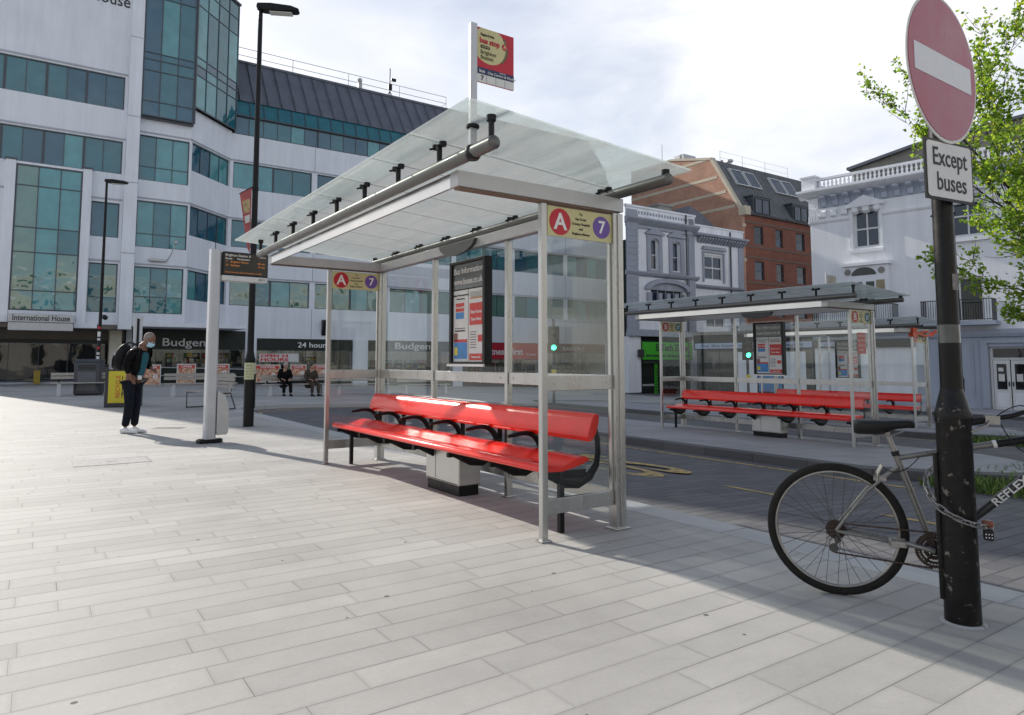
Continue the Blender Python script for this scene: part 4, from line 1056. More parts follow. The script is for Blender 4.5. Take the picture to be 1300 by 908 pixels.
# mask, grey hair stubble, shirt front, badge
m=MB(HM)
vs=[];n1,n2=9,7
for i in range(n1):
    a=R(-62+124*i/(n1-1))
    for j in range(n2):
        z=-.012-.088*j/(n2-1); k=1-.18*abs((j-2.5)/3.5)**2
        rx=.112+.022*math.exp(-((z+.035)/.03)**2)*math.exp(-(a/.5)**2)
        vs.append((rx*math.cos(a)*k+.004,.088*math.sin(a)*(1-.12*j/(n2-1)),z))
fs=[[i*n2+j,(i+1)*n2+j,(i+1)*n2+j+1,i*n2+j+1] for i in range(n1-1) for j in range(n2-1)]
m.add(vs,fs); mo=m.obj('face_mask',mat('mask_blue',(.42,.66,.80),rough=.8,var=.05),mn,smooth=60)
so=mo.modifiers.new('th','SOLIDIFY'); so.thickness=.003
m=MB(HM); 
for y in (-1,1): m.tube([(.045,y*.079,-.02),(.0,y*.088,.012),(-.02,y*.084,-.015),(.0,y*.085,-.045),(.045,y*.07,-.075)],.0018,5)
m.obj('mask_loop',MT['white'],mn)
m=MB(HM); m.ball((-.018,0,.030),.1,18,12,(.985,.80,1.03)); ho=m.obj('cropped_hair',mat('grey_stubble',(.24,.20,.18),rough=.8,var=.3,sc=60),mn,smooth=60)
hip,ch,nk=Vector(J['hip']),Vector(J['ch']),Vector(J['nk'])
sk_=skin('shirt',[(hip+Vector((.085,.01,-.02)),(.10,.10)),(hip.lerp(ch,.5)+Vector((.085,.01,0)),(.105,.10)),(ch+Vector((.085,.01,0)),(.11,.10)),(nk+Vector((.03,0,-.07)),(.07,.07))],[(0,1),(1,2),(2,3)],shirt,mn)
m=MB(); m.box(.185,.195,-.13,-.03,.93,1.0); m.obj('pass_card',MT['white'],mn)
m=MB(); m.tube([(.15,-.06,1.42),(.19,-.08,1.2),(.19,-.08,1.0)],.004,6); m.obj('lanyard',MT['dark'],mn)
m=MB(); m.box(-.06,.0,-.20,-.185,.35,.48); 
# backpack
bp=thing('backpack','black backpack with a grey strap worn on the back of the masked man','backpack',(-6.68,12.28,0),R(-6))
M_=Matrix.Translation((-.20,0,1.32))@Matrix.Rotation(R(14),4,'Y')
m=MB(M_); m.ball((0,0,0),.22,16,12,(.55,.72,1.12)); m.ball((-.09,0,-.07),.15,14,10,(.5,.85,.95)); b=m.obj('bag_body',mat('black_nylon',(.010,.010,.012),rough=.6,spec=.2,var=.3,sc=12,bump=.3,bsc=30),bp,smooth=60)
m=MB(); 
for y in (-.12,.12): m.tube(bez((-.12,y,1.52),(.08,y*1.25,1.66),(.20,y*1.1,1.44),8)+bez((.20,y*1.1,1.44),(.19,y*1.5,1.2),(-.10,y*1.35,1.14),8)[1:],.016,8,flat=((0,1,0),.4))
m.obj('shoulder_strap',MT['dark'],bp,smooth=50)
m=MB(); m.tube(bez((-.24,-.14,1.45),(-.33,-.16,1.30),(-.30,-.15,1.12),8),.010,6); m.tube(bez((-.34,-.05,1.12),(-.42,-.05,1.1),(-.40,-.05,1.18),6),.012,6); m.obj('grey_strap',mat('grey_webbing',(.35,.36,.38),rough=.6),bp)

# ------------------------------------------------------------------ BENCHES ON THE PLAZA
def slab_bench(label,w,s,ln=2.6,back=True):
    r=thing('plank_bench',label,'bench',placeW(w,s),AV,'long benches with pale slab legs')
    for x in (-ln/2+.25,ln/2-.25):
        m=MB(); m.prism([(-.28,0),(.10,0),(.24,.44),(-.22,.44)],'x',x-.055,x+.055); m.obj('leg',MT['conc'],r,bevel=.006)
    m=MB()
    for k in range(4): m.box(-ln/2,ln/2,-.25+.125*k,-.25+.125*k+.105,.445,.485)
    m.obj('seat',MT['wood'],r,bevel=.004)
    if back:
        m=MB()
        for k in range(2): m.box(-ln/2,ln/2,.255,.285,.60+.125*k,.60+.125*k+.105)
        m.obj('backrest',MT['wood'],r,bevel=.004)
        m=MB()
        for x in (-ln/2+.25,ln/2-.25): m.box(x-.03,x+.03,.288,.315,.46,.84)
        m.obj('back_support',MT['black'],r)
    return r
slab_bench('slatted bench with pale slab legs the two seated people are sitting on',8.6,27.9,2.6)
slab_bench('empty slatted bench with pale legs just left of the seated pair, behind the near lamp',5.0,27.4,2.4)
slab_bench('slatted bench with pale slab legs behind the masked man, one woman on it',1.75,29.9,2.6)
slab_bench('slatted bench with pale legs seen through the near shelter, nearer the seated pair',12.0,29.6,2.6)
slab_bench('slatted bench with pale slab legs seen through the near shelter, farthest right of its row',15.4,30.0,2.6)
r=thing('park_bench','weathered grey park bench with backrest and steel frame right behind the display post','bench',(-8.0,18.5,0),R(-42))
# local x along the bench, sitter faces -y... turned so that the back is on the road side
for x in (-.75,.75):
    m=MB(); m.tube([(x,-.28,.0),(x,-.28,.42),(x,.20,.42),(x,.30,.86)],.018,8); m.tube([(x,-.28,.02),(x,.34,.02)],.018,8); m.tube([(x,.20,.42),(x,.34,.02)],.018,8); m.obj('frame',mat('bench_steel',(.10,.10,.10),rough=.5,metal=.5),r,smooth=40)
m=MB()
for k in range(5): m.box(-.85,.85,-.30+.105*k,-.30+.105*k+.09,.435,.47)
m.obj('seat',MT['wood'],r,bevel=.004)
m=MB()
for k in range(4):
    z=.54+.095*k; y=.235+.02*k
    m.box(-.85,.85,y-.032,y-.005,z,z+.08)
m.obj('backrest',MT['wood'],r,bevel=.004)
brn=mat('brown_coat',(.06,.045,.03),rough=.9,var=.3,sc=12,bump=.3,bsc=30)
def seated(label,w,s,rz,cols,hair):
    z=terr(w); p=W(w,s,z)
    r,HM_,J_=person(label,tuple(p),rz,'sit',cols)
    m=MB(HM_); m.ball((-.022,0,.026),.105,18,12,(.98,.84,1.06)); m.obj('hair',hair,r,smooth=60)
    return r
grey=mat('grey_hair',(.35,.34,.33),rough=.8,var=.3,sc=40); dkh=mat('dark_hair',(.02,.016,.013),rough=.6)
seated('person in black coat sitting hunched on the left of the slatted bench',8.15,27.9,AV-R(90),(skinl,jack,jack,MT['dark']),grey)
seated('person in brown coat sitting on the right of the same bench',9.2,27.9,AV-R(80),(skinl,brn,brn,MT['dark']),dkh)
seated('person in light top and white shoes sitting behind the masked man',2.9,29.9,AV-R(100),(skinl,jean,mat('pale_top',(.30,.28,.27),rough=.9),MT['white']),dkh)

# ------------------------------------------------------------------ BINS, TOTEM
r=thing('litter_bin','big dark grey litter bin standing beside the far street lamp','litter bin',(-15.75,26.0,0),AV-R(18))
m=MB(); m.box(-.42,.42,-.36,.36,.04,1.22); m.obj('body',mat('bin_grey',(.055,.06,.07),rough=.5,var=.15),r,bevel=.03)
m=MB(); m.prism([(-.38,1.221),(.38,1.221),(.33,1.33),(-.25,1.33)],'x',-.43,.43); m.obj('lid',mat('bin_lid',(.05,.055,.062),rough=.45),r,bevel=.02)
m=MB(); m.box(-.28,.28,-.368,-.361,.93,1.13); m.obj('slot',MT['ink'],r)
m=MB(); m.box(-.30,.30,-.372,-.362,1.135,1.16); m.box(-.30,.30,-.365,-.361,.18,.86); m.obj('door_edge',mat('bin_trim',(.11,.115,.125),rough=.4),r)
m=MB(); m.box(-.38,.38,-.33,.33,0,.04); m.obj('plinth',MT['black'],r)
r=thing('recycling_bin','black recycling bin with a bright yellow front panel behind the masked man','litter bin',(-10.72,19.3,0),R(14))
m=MB(); m.box(-.40,.40,-.32,.32,.0,1.10); m.obj('body',mat('bin_black',(.03,.03,.034),rough=.45,var=.2),r,bevel=.02)
m=MB(); m.box(-.42,.42,-.34,.34,1.101,1.16); m.obj('lid',MT['dark'],r,bevel=.02)
m=MB(); m.prism([(-.30,.12),(.24,.12),(.32,.30),(.32,.55),(.22,.70),(.22,.98),(-.30,.98)],'y',-.335,-.322); p=m.obj('yellow_panel',MT['yellow'],r)
text(p,'lettering','RECYCLE',.15,TM((-.06,-.338,.56),(0,0,1),(-1,0,0)),MT['poster_red'],width=.6,bold=.01)
m=MB(); m.prism([(.02,.40),(.07,.40),(.045,.22)],'y',-.3375,-.336); m.box(.035,.055,-.3375,-.336,.40,.85); m.obj('arrow',MT['ink'],p)
r=thing('information_totem','slim twin silver totem post rising behind the black and yellow bin','totem',(-11.0,20.4,0),AV)
m=MB(); m.box(-.115,-.035,-.05,.05,0,2.58); m.box(.035,.115,-.05,.05,0,2.58); m.obj('post',MT['lightpost'],r,bevel=.01)
m=MB(); m.box(-.034,.034,-.03,.03,.02,2.5); m.obj('panel',MT['dark'],r)

# covers in the paving
def G(u,v,dz=0):
    a=v-PY; rx,ry,rz=u-650,F*math.cos(PIT)+a*math.sin(PIT),F*math.sin(PIT)-a*math.cos(PIT)
    lo,hi=.0005,.5
    for _ in range(70):
        m_=(lo+hi)/2; w=rx*m_*V[0]+ry*m_*V[1]
        if H+rz*m_-terr(w)-dz>0: lo=m_
        else: hi=m_
    return (rx*lo,ry*lo)
c=G(142,586); r=thing('manhole_cover','square recessed inspection cover set into the pale paving at left','manhole cover',(c[0],c[1],0),AV)
m=MB()
for a,b,c_,d_ in ((-.42,.42,-.30,-.285),(-.42,.42,.285,.30),(-.42,-.405,-.285,.285),(.405,.42,-.285,.285)): m.box(a,b,c_,d_,.001,.004)
m.obj('frame',mat('cover_frame',(.22,.21,.20),rough=.6),r)
m=MB(); m.box(-.404,.404,-.284,.284,.001,.003); m.obj('infill',mat('cover_infill',(.36,.35,.34),rough=.8,var=.2,sc=12),r)
m=MB(); m.box(-.06,.06,-.012,.012,.003,.0045); m.obj('key_slot',MT['ink'],r)
c=G(214,543.5); r=thing('drain_grating','slotted iron drain grating in the paving beside the masked man','drain',(c[0],c[1],0),AV-R(35))
m=MB(); m.box(-.28,.28,-.12,.12,.001,.003); m.obj('frame',mat('drain_iron',(.28,.27,.26),rough=.6),r)
m=MB()
for k in range(9): m.prism([(-.25+.06*k,-.10),(-.22+.06*k,-.10),(-.20+.06*k,.10),(-.23+.06*k,.10)],'z',.0032,.0045)
m.obj('slots',MT['ink'],r)

# ------------------------------------------------------------------ TRAFFIC LIGHTS
GL=emit('signal_green',(.05,1,.45),6)
def signal(label,loc,rz):
    r=thing('traffic_light',label,'traffic light',loc,rz,'traffic lights')
    m=MB(); m.lathe([(.057,0),(.057,3.25),(.03,3.28)],16); m.obj('pole',mat('signal_pole',(.06,.06,.065),rough=.5),r,smooth=40)
    m=MB(); m.box(-.16,.16,-.22,-.06,1.98,2.92); m.box(-.22,.22,-.058,-.05,1.93,2.97); h=m.obj('signal_head',MT['black'],r,bevel=.01)
    for k,(z,mm) in enumerate(((2.76,MT['pub']),(2.45,MT['pub']),(2.14,GL))):
        m=MB(); m.disc((0,-.226,z),.095,(0,1,0),.012,20); m.obj('lamp',mm,h,smooth=30)
        m=MB(); pts=[(.115*math.cos(R(a)),-.225,z+.115*math.sin(R(a))) for a in range(0,181,15)]
        vs=pts+[(p[0],-.40,p[2]+.01) for p in pts]; n=len(pts)
        m.add(vs,[[i,i+1,n+i+1,n+i] for i in range(n-1)]); v_=m.obj('visor',MT['black'],h); sm=v_.modifiers.new('t','SOLIDIFY'); sm.thickness=.006
    m=MB(); m.box(-.09,.09,-.13,-.07,1.05,1.30); m.obj('push_button_box',MT['yellow'],r,bevel=.01)
    return r
def wsz(X,Y_): w=X*V[0]+Y_*V[1]; return (X,Y_,terr(w))
signal('traffic light showing green seen through the end glass of the near shelter',wsz(1.62,27.0),R(-3))
signal('traffic light showing green left of the information board in the island shelter',wsz(10.15,30.0),R(-8))
# ------------------------------------------------------------------ BUILDING KIT
def wall_holes(m,M,x0,x1,z0,z1,holes,depth=.2,mi=0):
    """front skin of a wall with openings and their reveals; y grows into the wall"""
    xs=sorted(set([x0,x1]+[h[i] for h in holes for i in (0,1)])); zs=sorted(set([z0,z1]+[h[i] for h in holes for i in (2,3)]))
    xs=[x for x in xs if x0<=x<=x1]; zs=[z for z in zs if z0<=z<=z1]
    for i in range(len(xs)-1):
        for j in range(len(zs)-1):
            cx=(xs[i]+xs[i+1])/2; cz=(zs[j]+zs[j+1])/2
            if any(h[0]<cx<h[1] and h[2]<cz<h[3] for h in holes): continue
            m.add([(xs[i],0,zs[j]),(xs[i+1],0,zs[j]),(xs[i+1],0,zs[j+1]),(xs[i],0,zs[j+1])],[(0,1,2,3)],mi,M)
    for a,b,c,d in holes:
        for q in (((a,c),(b,c)),((b,c),(b,d)),((b,d),(a,d)),((a,d),(a,c))):
            (u0,v0),(u1,v1)=q
            m.add([(u0,0,v0),(u1,0,v1),(u1,depth,v1),(u0,depth,v0)],[(0,1,2,3)],mi,M)
def window(parent,M,x0,x1,z0,z1,cols,rows,fm,panes,d=.12,fw=.05,wide=None,name='window',sill=None,wts=None):
    m=MB(M)
    fr=lambda a,b,c,e:m.box(a,b,d,d+.07,c,e)
    fr(x0,x0+fw,z0,z1);fr(x1-fw,x1,z0,z1);fr(x0+fw,x1-fw,z0,z0+fw);fr(x0+fw,x1-fw,z1-fw,z1)
    xs=[x0+(x1-x0)*i/cols for i in range(cols+1)]; zs=rows if rows else [z0,z1]
    for x in xs[1:-1]:
        w_=fw*.6 if not wide or (xs.index(x)%wide) else fw*2.4
        m.box(x-w_/2,x+w_/2,d+.001,d+.069,z0+fw,z1-fw)
    for z in zs[1:-1]: m.box(x0+fw,x1-fw,d+.004,d+.066,z-fw*.35,z+fw*.35)
    w=m.obj(name,fm,parent)
    if sill:
        s=MB(M); s.box(x0-.05,x1+.05,-.08,d-.001,z0-.06,z0-.002); s.obj('sill',sill,w)
    g=MB(M)
    zz=[z0]+list(zs[1:-1])+[z1]
    for i in range(cols):
        k=random.choices(range(len(panes)),wts)[0] if wts else random.randrange(len(panes))
        for j in range(len(zz)-1):
            kk=k if random.random()<.8 else random.randrange(len(panes))
            t=random.uniform(-.004,.004)
            g.add([(xs[i],d+.04+t,zz[j]),(xs[i+1],d+.04-t,zz[j]),(xs[i+1],d+.04-t*.5,zz[j+1]),(xs[i],d+.04+t,zz[j+1])],[(0,1,2,3)],kk)
    g.obj('pane',panes,w)
    return w
class Bld:
    def __init__(s,name,label,cat,w0,s0,group=None,rz=AV,z=None):
        zz=terr(w0)-.3 if z is None else z
        s.r=thing(name,label,cat,tuple(W(w0,s0,zz)),rz,group); s.O=Matrix.Translation((-w0,-s0,-zz))
    def P(s,S,x=0): return s.O@Matrix.Translation((x,S,0))
    def mb(s): return MB(s.O)
    def txt(s,par,body,w,S,z,fs,m_,width=None,bold=.01,ext=.01):
        return text(par,'lettering',body,fs,s.O@TM((w,S,z),(1,0,0),(0,0,1)),m_,width=width,bold=bold,ext=ext)
GP=[MT['p1'],MT['p3'],MT['p2']]; GW=[.45,.3,.25]

# ------------------------------------------------------------------ OFFICE BLOCK
B=Bld('office_building','large white office block with blue-green window bands and shops along its ground floor','building',-4.05,44,z=-.0)
r=B.r
S0,S1=44.0,47.0
wl=MT['iwall']
# left wing
m=B.mb(); P0=B.P(S0)
hl=[(-3.9,3.45,15.42,17.33),(-3.9,3.47,11.72,13.6),(-3.9,-2.0,8.1,10.05),(2.1,3.45,8.1,10.05),(2.1,3.5,3.93,6.64)]
m2=MB(); wall_holes(m2,P0,-4.05,3.6,3.25,24.5,hl)
m2.add([(-4.05,0,0),(-4.05,16,0),(-4.05,16,24.5),(-4.05,0,24.5)],[(0,3,2,1)],0,P0)
m2.add([(-4.05,0,24.5),(3.6,0,24.5),(3.6,16,24.5),(-4.05,16,24.5)],[(0,1,2,3)],0,P0)
m2.obj('wall',wl,r)
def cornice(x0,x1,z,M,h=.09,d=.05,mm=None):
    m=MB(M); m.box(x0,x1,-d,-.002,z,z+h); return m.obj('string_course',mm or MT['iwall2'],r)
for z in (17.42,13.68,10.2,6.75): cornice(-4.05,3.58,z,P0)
window(r,P0,-3.9,3.45,15.42,17.33,8,None,MT['frame'],GP,wts=GW,wide=2)
window(r,P0,-3.9,3.47,11.72,13.6,8,None,MT['frame'],GP,wts=GW,wide=2)
window(r,P0,-3.9,-2.0,8.1,10.05,2,None,MT['frame'],GP)
window(r,P0,2.1,3.45,8.1,10.05,2,None,MT['frame'],GP)
window(r,P0,2.1,3.5,3.93,6.64,2,[3.93,4.75,6.64],MT['frame'],[MT['p4'],MT['p1']])
# glazed bay between two piers
Pb=B.P(43.55)
m=MB(Pb); m.box(-1.78,-1.33,0,.44,3.25,11.66); m.box(1.63,2.05,0,.44,3.25,11.66); m.box(-1.32,1.62,0.02,.44,3.25,3.86); m.box(-1.32,1.62,.02,.44,11.5,11.62); m.box(-1.82,-1.29,-.05,.45,11.661,11.75,1); m.box(1.59,2.09,-.05,.45,11.661,11.75,1)
m.obj('bay_piers',[wl,MT['frame']],r)
window(r,Pb,-1.32,1.62,3.87,11.49,3,[3.87,4.9,6.9,8.2,10.4,11.49],MT['frame'],[MT['p1'],MT['p2'],MT['p4']],d=.05,fw=.07)
# pier and centre
m=MB(B.P(43.5)); m.box(3.6,4.24,0,.6,3.0,24.5); 
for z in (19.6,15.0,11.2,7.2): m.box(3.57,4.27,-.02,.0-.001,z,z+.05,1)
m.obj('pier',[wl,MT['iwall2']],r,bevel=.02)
m2=MB(); hc=[(4.3,6.92,11.57,14.2),(4.3,6.95,7.72,10.38),(4.3,6.85,3.95,6.6)]
wall_holes(m2,P0,4.24,7.0,3.25,15.2,hc)
A0=Vector((7.0,44.0)); A1=Vector((9.9,47.0)); dl=(A1-A0).length; da=math.atan2(A1.y-A0.y,A1.x-A0.x)
Pd=B.O@Matrix.Translation((7.0,44.0,0))@Matrix.Rotation(da,4,'Z')
hd=[(.12,dl-.12,12.53,14.25),(.12,dl-.12,8.65,10.42),(.12,dl-.12,4.85,6.6)]
wall_holes(m2,Pd,0,dl,3.25,16.25,hd); m2.obj('wall',wl,r)
for (a,b,c,d_),rows in zip(hc,([11.57,12.4,14.2],[7.72,8.5,10.38],[3.95,4.9,6.6])): window(r,P0,a,b,c,d_,3,rows,MT['frame'],GP if c>5 else [MT['p4'],MT['p2'],MT['p1']])
for (a,b,c,d_) in hd: window(r,Pd,a,b,c,d_,4,None,MT['frame'],GP,wts=GW)
for z in (14.33,10.5,6.7): cornice(4.26,7.0,z,P0,.07,.06); cornice(0,dl,z,Pd,.07,.06)
# glazed tower
Pt=B.P(43.55); rows=[15.2,16.1,17.9,18.55,18.95,22.3,24.7]
m=MB(Pt); m.box(4.24,7.05,.14,.44,15.12,15.2); m.obj('tower_sill',MT['frame'],r)
window(r,Pt,4.26,7.0,15.21,24.7,3,rows,MT['frame'],GP,wts=GW,d=.02,fw=.07)
T0=Vector((7.05,43.6)); T1=Vector((10.1,46.7)); tl=(T1-T0).length; ta=math.atan2(T1.y-T0.y,T1.x-T0.x)
Pu=B.O@Matrix.Translation((T0.x,T0.y,0))@Matrix.Rotation(ta,4,'Z')
window(r,Pu,0,tl,16.26,24.7,4,[16.26,18.3,18.9,19.4,22.6,23.7,24.7],MT['frame'],GP,wts=GW,d=.02,fw=.07)
m=MB(Pu); m.box(-.04,.04,-.04,.10,15.2,24.8); m.box(-.02,tl+.05,-.06,.12,24.71,24.85); m.obj('tower_trim',MT['frame'],r)
m=B.mb(); m.prism([(4.3,44.4),(7.1,44.4),(10.1,47.6),(10.1,56),(4.3,56)],'z',15.3,24.6); m.obj('tower_core',MT['fascia'],r)
# right wing
P1=B.P(S1); XE=43.0
m2=MB(); hr=[]; bays=[]
x=10.05
while x<XE-1:
    e=min(x+5.2,XE-.4); bays.append((x,e)); x=e+.38
for a,b in bays:
    for z0,z1 in ((12.55,14.28),(8.65,10.45),(4.85,6.6)): hr.append((a,b,z0,z1))
wall_holes(m2,P1,9.9,XE,2.75,16.15,hr)
m2.add([(XE,0,-1.4),(XE,14,-1.4),(XE,14,16.1),(XE,0,16.1)],[(0,1,2,3)],0,P1)
m2.obj('wall',wl,r)
for z in (14.36,10.52,6.68): cornice(9.9,XE,z,P1,.07,.06)
m=MB(P1)
for k,(a,b) in enumerate(bays):
    for z0,z1 in ((14.45,16.1),(10.6,12.5),(6.76,8.6),(2.8,4.8)): m.box(b+.18,b+.205,-.004,-.0015,z0,z1)
m2=MB(P0)
for x in (-.3,): 
    for z0,z1 in ((17.55,24.4),(13.8,15.35),(10.3,11.6)): m.add([(x,-.003,z0),(x+.025,-.003,z0),(x+.025,-.003,z1),(x,-.003,z1)],[(0,1,2,3)],0,P0)
m.obj('panel_joints',MT['frame'],r)
for a,b in bays:
    for z0,z1 in ((12.55,14.28),(8.65,10.45)): window(r,P1,a,b,z0,z1,4,None,MT['frame'],GP,wts=GW,wide=2)
    window(r,P1,a,b,4.85,6.6,4,None,MT['frame'],[MT['p4'],MT['p2'],MT['p1']],wide=2,wts=[.5,.25,.25])
    window(r,P1,a,b+.36,16.17,17.38,6,None,MT['frame'],GP,wts=GW,d=.05)
# raked glazing and lead roof
def slope(name,s0,z0,s1,z1,mm,x0=10.1,x1=XE):
    m=B.mb(); m.add([(x0,s0,z0),(x1,s0,z0),(x1,s1,z1),(x0,s1,z1)],[(0,1,2,3)]); return m.obj(name,mm,r)
g=slope('raked_glazing',47.02,17.42,47.5,18.6,MT['p1'])
m=B.mb()
x=10.1
while x<XE:
    m.add([(x-.03,46.98,17.42),(x+.03,46.98,17.42),(x+.03,47.46,18.6),(x-.03,47.46,18.6)],[(0,1,2,3)]); x+=.93
m.box(10.1,XE,46.9,47.1,17.38,17.46); m.obj('glazing_bars',MT['frame'],g)
rf=slope('roof',47.42,18.6,50,22.3,MT['lead'])
m=B.mb(); x=10.4
while x<XE:
    m.add([(x-.035,47.37,18.62),(x+.035,47.37,18.62),(x+.035,49.95,22.32),(x-.035,49.95,22.32),(x,47.30,18.66),(x,49.88,22.36)],[(0,4,5,3),(4,1,2,5)]); x+=.93
m.box(10.1,XE,49.9,50.15,22.25,22.42); m.obj('standing_seams',MT['lead'],rf)
m=B.mb(); m.box(10.1,XE-.1,50,60,17,22.3); m.box(4.3,XE-.1,47.4,60,2.9,17); m.box(4.3,XE-.1,50.6,60,-2,2.89); m.box(-4.0,4.2,44.4,60,3.3,24.4); m.box(-4.0,4.2,47.2,60,-.3,3.3); m.obj('core',MT['fascia'],r)
# handrail and aerials along the ridge
m=B.mb()
for z in (22.95,23.5): m.tube([(10.2,50.3,z),(27.6,50.3,z)],.022,6)
for k in range(5): m.tube([(10.4+4.3*k,50.3,22.3),(10.4+4.3*k,50.3,23.5)],.022,6)
m.tube([(27.6,50.3,22.95),(27.6,52,22.95)],.02,6)
m.obj('roof_handrail',MT['silver_paint'],r)
m=B.mb(); m.tube([(22.6,50.6,22.3),(22.6,50.6,24.9)],.04,6); m.box(22.45,22.75,50.5,50.7,23.1,23.6); m.tube([(22.2,50.6,22.3),(22.6,50.6,23)],.03,5); m.tube([(23.0,50.6,22.3),(22.6,50.6,23)],.03,5); m.box(22.7,23.1,50.5,50.7,23.9,24.1)
m.obj('aerial_mast',MT['dark'],r)
m=B.mb(); m.box(19.9,20.2,50.5,50.8,22.3,23.1); m.ball((20.05,50.6,23.3),.2,8,6); m.obj('roof_unit',MT['silver_paint'],r)
# canopy slabs and dark soffit zone
m=B.mb(); m.box(4.1,10.4,43.75,46.98,3.2,3.245); m.box(4.1,10.4,43.7,43.749,3.2,3.42); m.obj('canopy',wl,r)
m=B.mb(); m.box(-4.04,4.09,43.9,47.1,3.0,3.24); m.obj('soffit',MT['taupe'],r)
m=B.mb(); m.box(-4.04,4.2,46.4,46.6,2.45,2.99); m.obj('bulkhead',MT['taupe'],r)
m=B.mb(); m.box(1.55,2.6,43.45,43.98,3.02,3.3); m.obj('white_bracket',wl,r)
# entrance sign box
m=B.mb(); m.box(-1.27,1.50,42.9,43.5,2.82,3.22); m.box(-1.27,1.5,42.84,43.5,3.24,3.66); s_=m.obj('entrance_sign',MT['silver_paint'],r,bevel=.01)
B.txt(s_,'International House',.115,42.83,3.44,.42,MT['ink'],width=2.45)
B.txt(r,'International House',.4,43.985,21.72,1.0,MT['ink'],width=6.2,bold=.004)
# lobby
window(r,B.P(46.6),-4.0,4.15,.12,2.3,6,[.12,.3,2.3],MT['frame'],[MT['pshop'],MT['pdark']],d=.0,fw=.06,name='lobby_glazing')
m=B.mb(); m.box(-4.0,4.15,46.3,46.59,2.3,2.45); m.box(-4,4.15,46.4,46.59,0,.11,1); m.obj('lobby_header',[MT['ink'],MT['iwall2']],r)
m=B.mb(); m.box(3.35,3.95,45.2,46.0,-.02,3.0); m.obj('entrance_pillar',mat('cream_pillar',(.50,.47,.38),rough=.7,var=.08),r)
m=B.mb(); m.box(-.1,.2,46.0,46.2,.02,.75); m.obj('wet_floor_board',mat('dull_yellow',(.35,.25,.03),rough=.6),r)
# wall lights and camera arm
for x,z,c in ((16.3,3.35,0),(28.0,3.1,0)):
    m=B.mb(); m.prism([(46.98,z+.75),(46.4,z+.72),(46.55,z+.35),(46.9,z-.35),(46.98,z-.3)],'x',x-.16,x+.16); m.obj('wall_light',MT['dark'],r,bevel=.03)
m=B.mb(); m.tube([(5.1,43.95,6.9-.0),(5.9,43.9,6.95),(6.1,43.4,7.4),(6.2,43.3,7.85)],.035,6); m.box(5.0,5.9,43.8,43.98,6.95,7.08); m.ball((6.25,43.2,8.0),.12,10,8); m.obj('camera_arm',MT['silver_paint'],r,smooth=40)
# shopfronts of the right wing
piers=[(11.05,11.8),(18.4,19.5),(26.5,27.3),(34.7,35.4),(42.2,43.0)]
for a,b in piers: m=B.mb(); m.box(a,b,46.78,47.3,-1.5,2.74); m.obj('shop_pier',wl,r)
m=B.mb(); m.box(4.3,4.6,46.6,47.3,-.4,3.19); m.obj('shop_pier',wl,r)
MT['shopglass']=glassmat('shop_glass',(.62,.66,.64),1.1,.03)
goods=[mat('goods_'+n,c,rough=.6,var=.4,sc=9) for n,c in (('red',(.4,.04,.03)),('white',(.6,.6,.58)),('blue',(.05,.12,.35)),('yellow',(.55,.4,.06)),('green',(.06,.25,.08)),('brown',(.2,.12,.07)),('dark',(.03,.03,.03)))]
LAMP=emit('shop_ceiling_lamp',(1,.96,.88),5)
def interior(a,b,S,base,i):
    rg=random.Random(40+i)
    m=MB(B.O); m.box(a+.05,b-.05,50.3,50.5,base-.2,2.8,1); m.box(a+.05,b-.05,S+.3,50.3,2.62,2.7,1); m.box(a+.05,b-.05,S+.25,50.3,base-.1,base+.02,5)
    for y in (49.9,48.6):
        x=a+.4
        while x<b-.6:
            w_=rg.uniform(.5,1.1)
            if rg.random()<.75:
                h=1.9 if y>49 else 1.35
                m.box(x,x+w_,y,y+.3,base,base+h,6)
                for z in range(5):
                    zz=base+.2+z*.36
                    if zz>base+h-.2: break
                    xx=x+.03
                    while xx<x+w_-.12:
                        g=rg.uniform(.06,.16); m.box(xx,xx+g*.9,y-.08,y-.001,zz,zz+rg.uniform(.15,.28),rg.randrange(7)); xx+=g
            x+=w_+rg.uniform(.05,.6)
    it=m.obj('shop_interior',goods,r)
    m=MB(B.O); n=int((b-a)/1.7)
    for k in range(n):
        for y in (47.9,49.3): m.box(a+.6+k*1.7,a+1.5+k*1.7,y,y+.12,2.58,2.61)
    m.obj('ceiling_lamps',LAMP,it)
shops=[(4.62,11.03,46.6,3.19),(11.82,18.38,46.95,2.74),(19.52,26.48,46.95,2.74),(27.32,34.68,46.95,2.74),(35.42,42.18,46.95,2.74)]
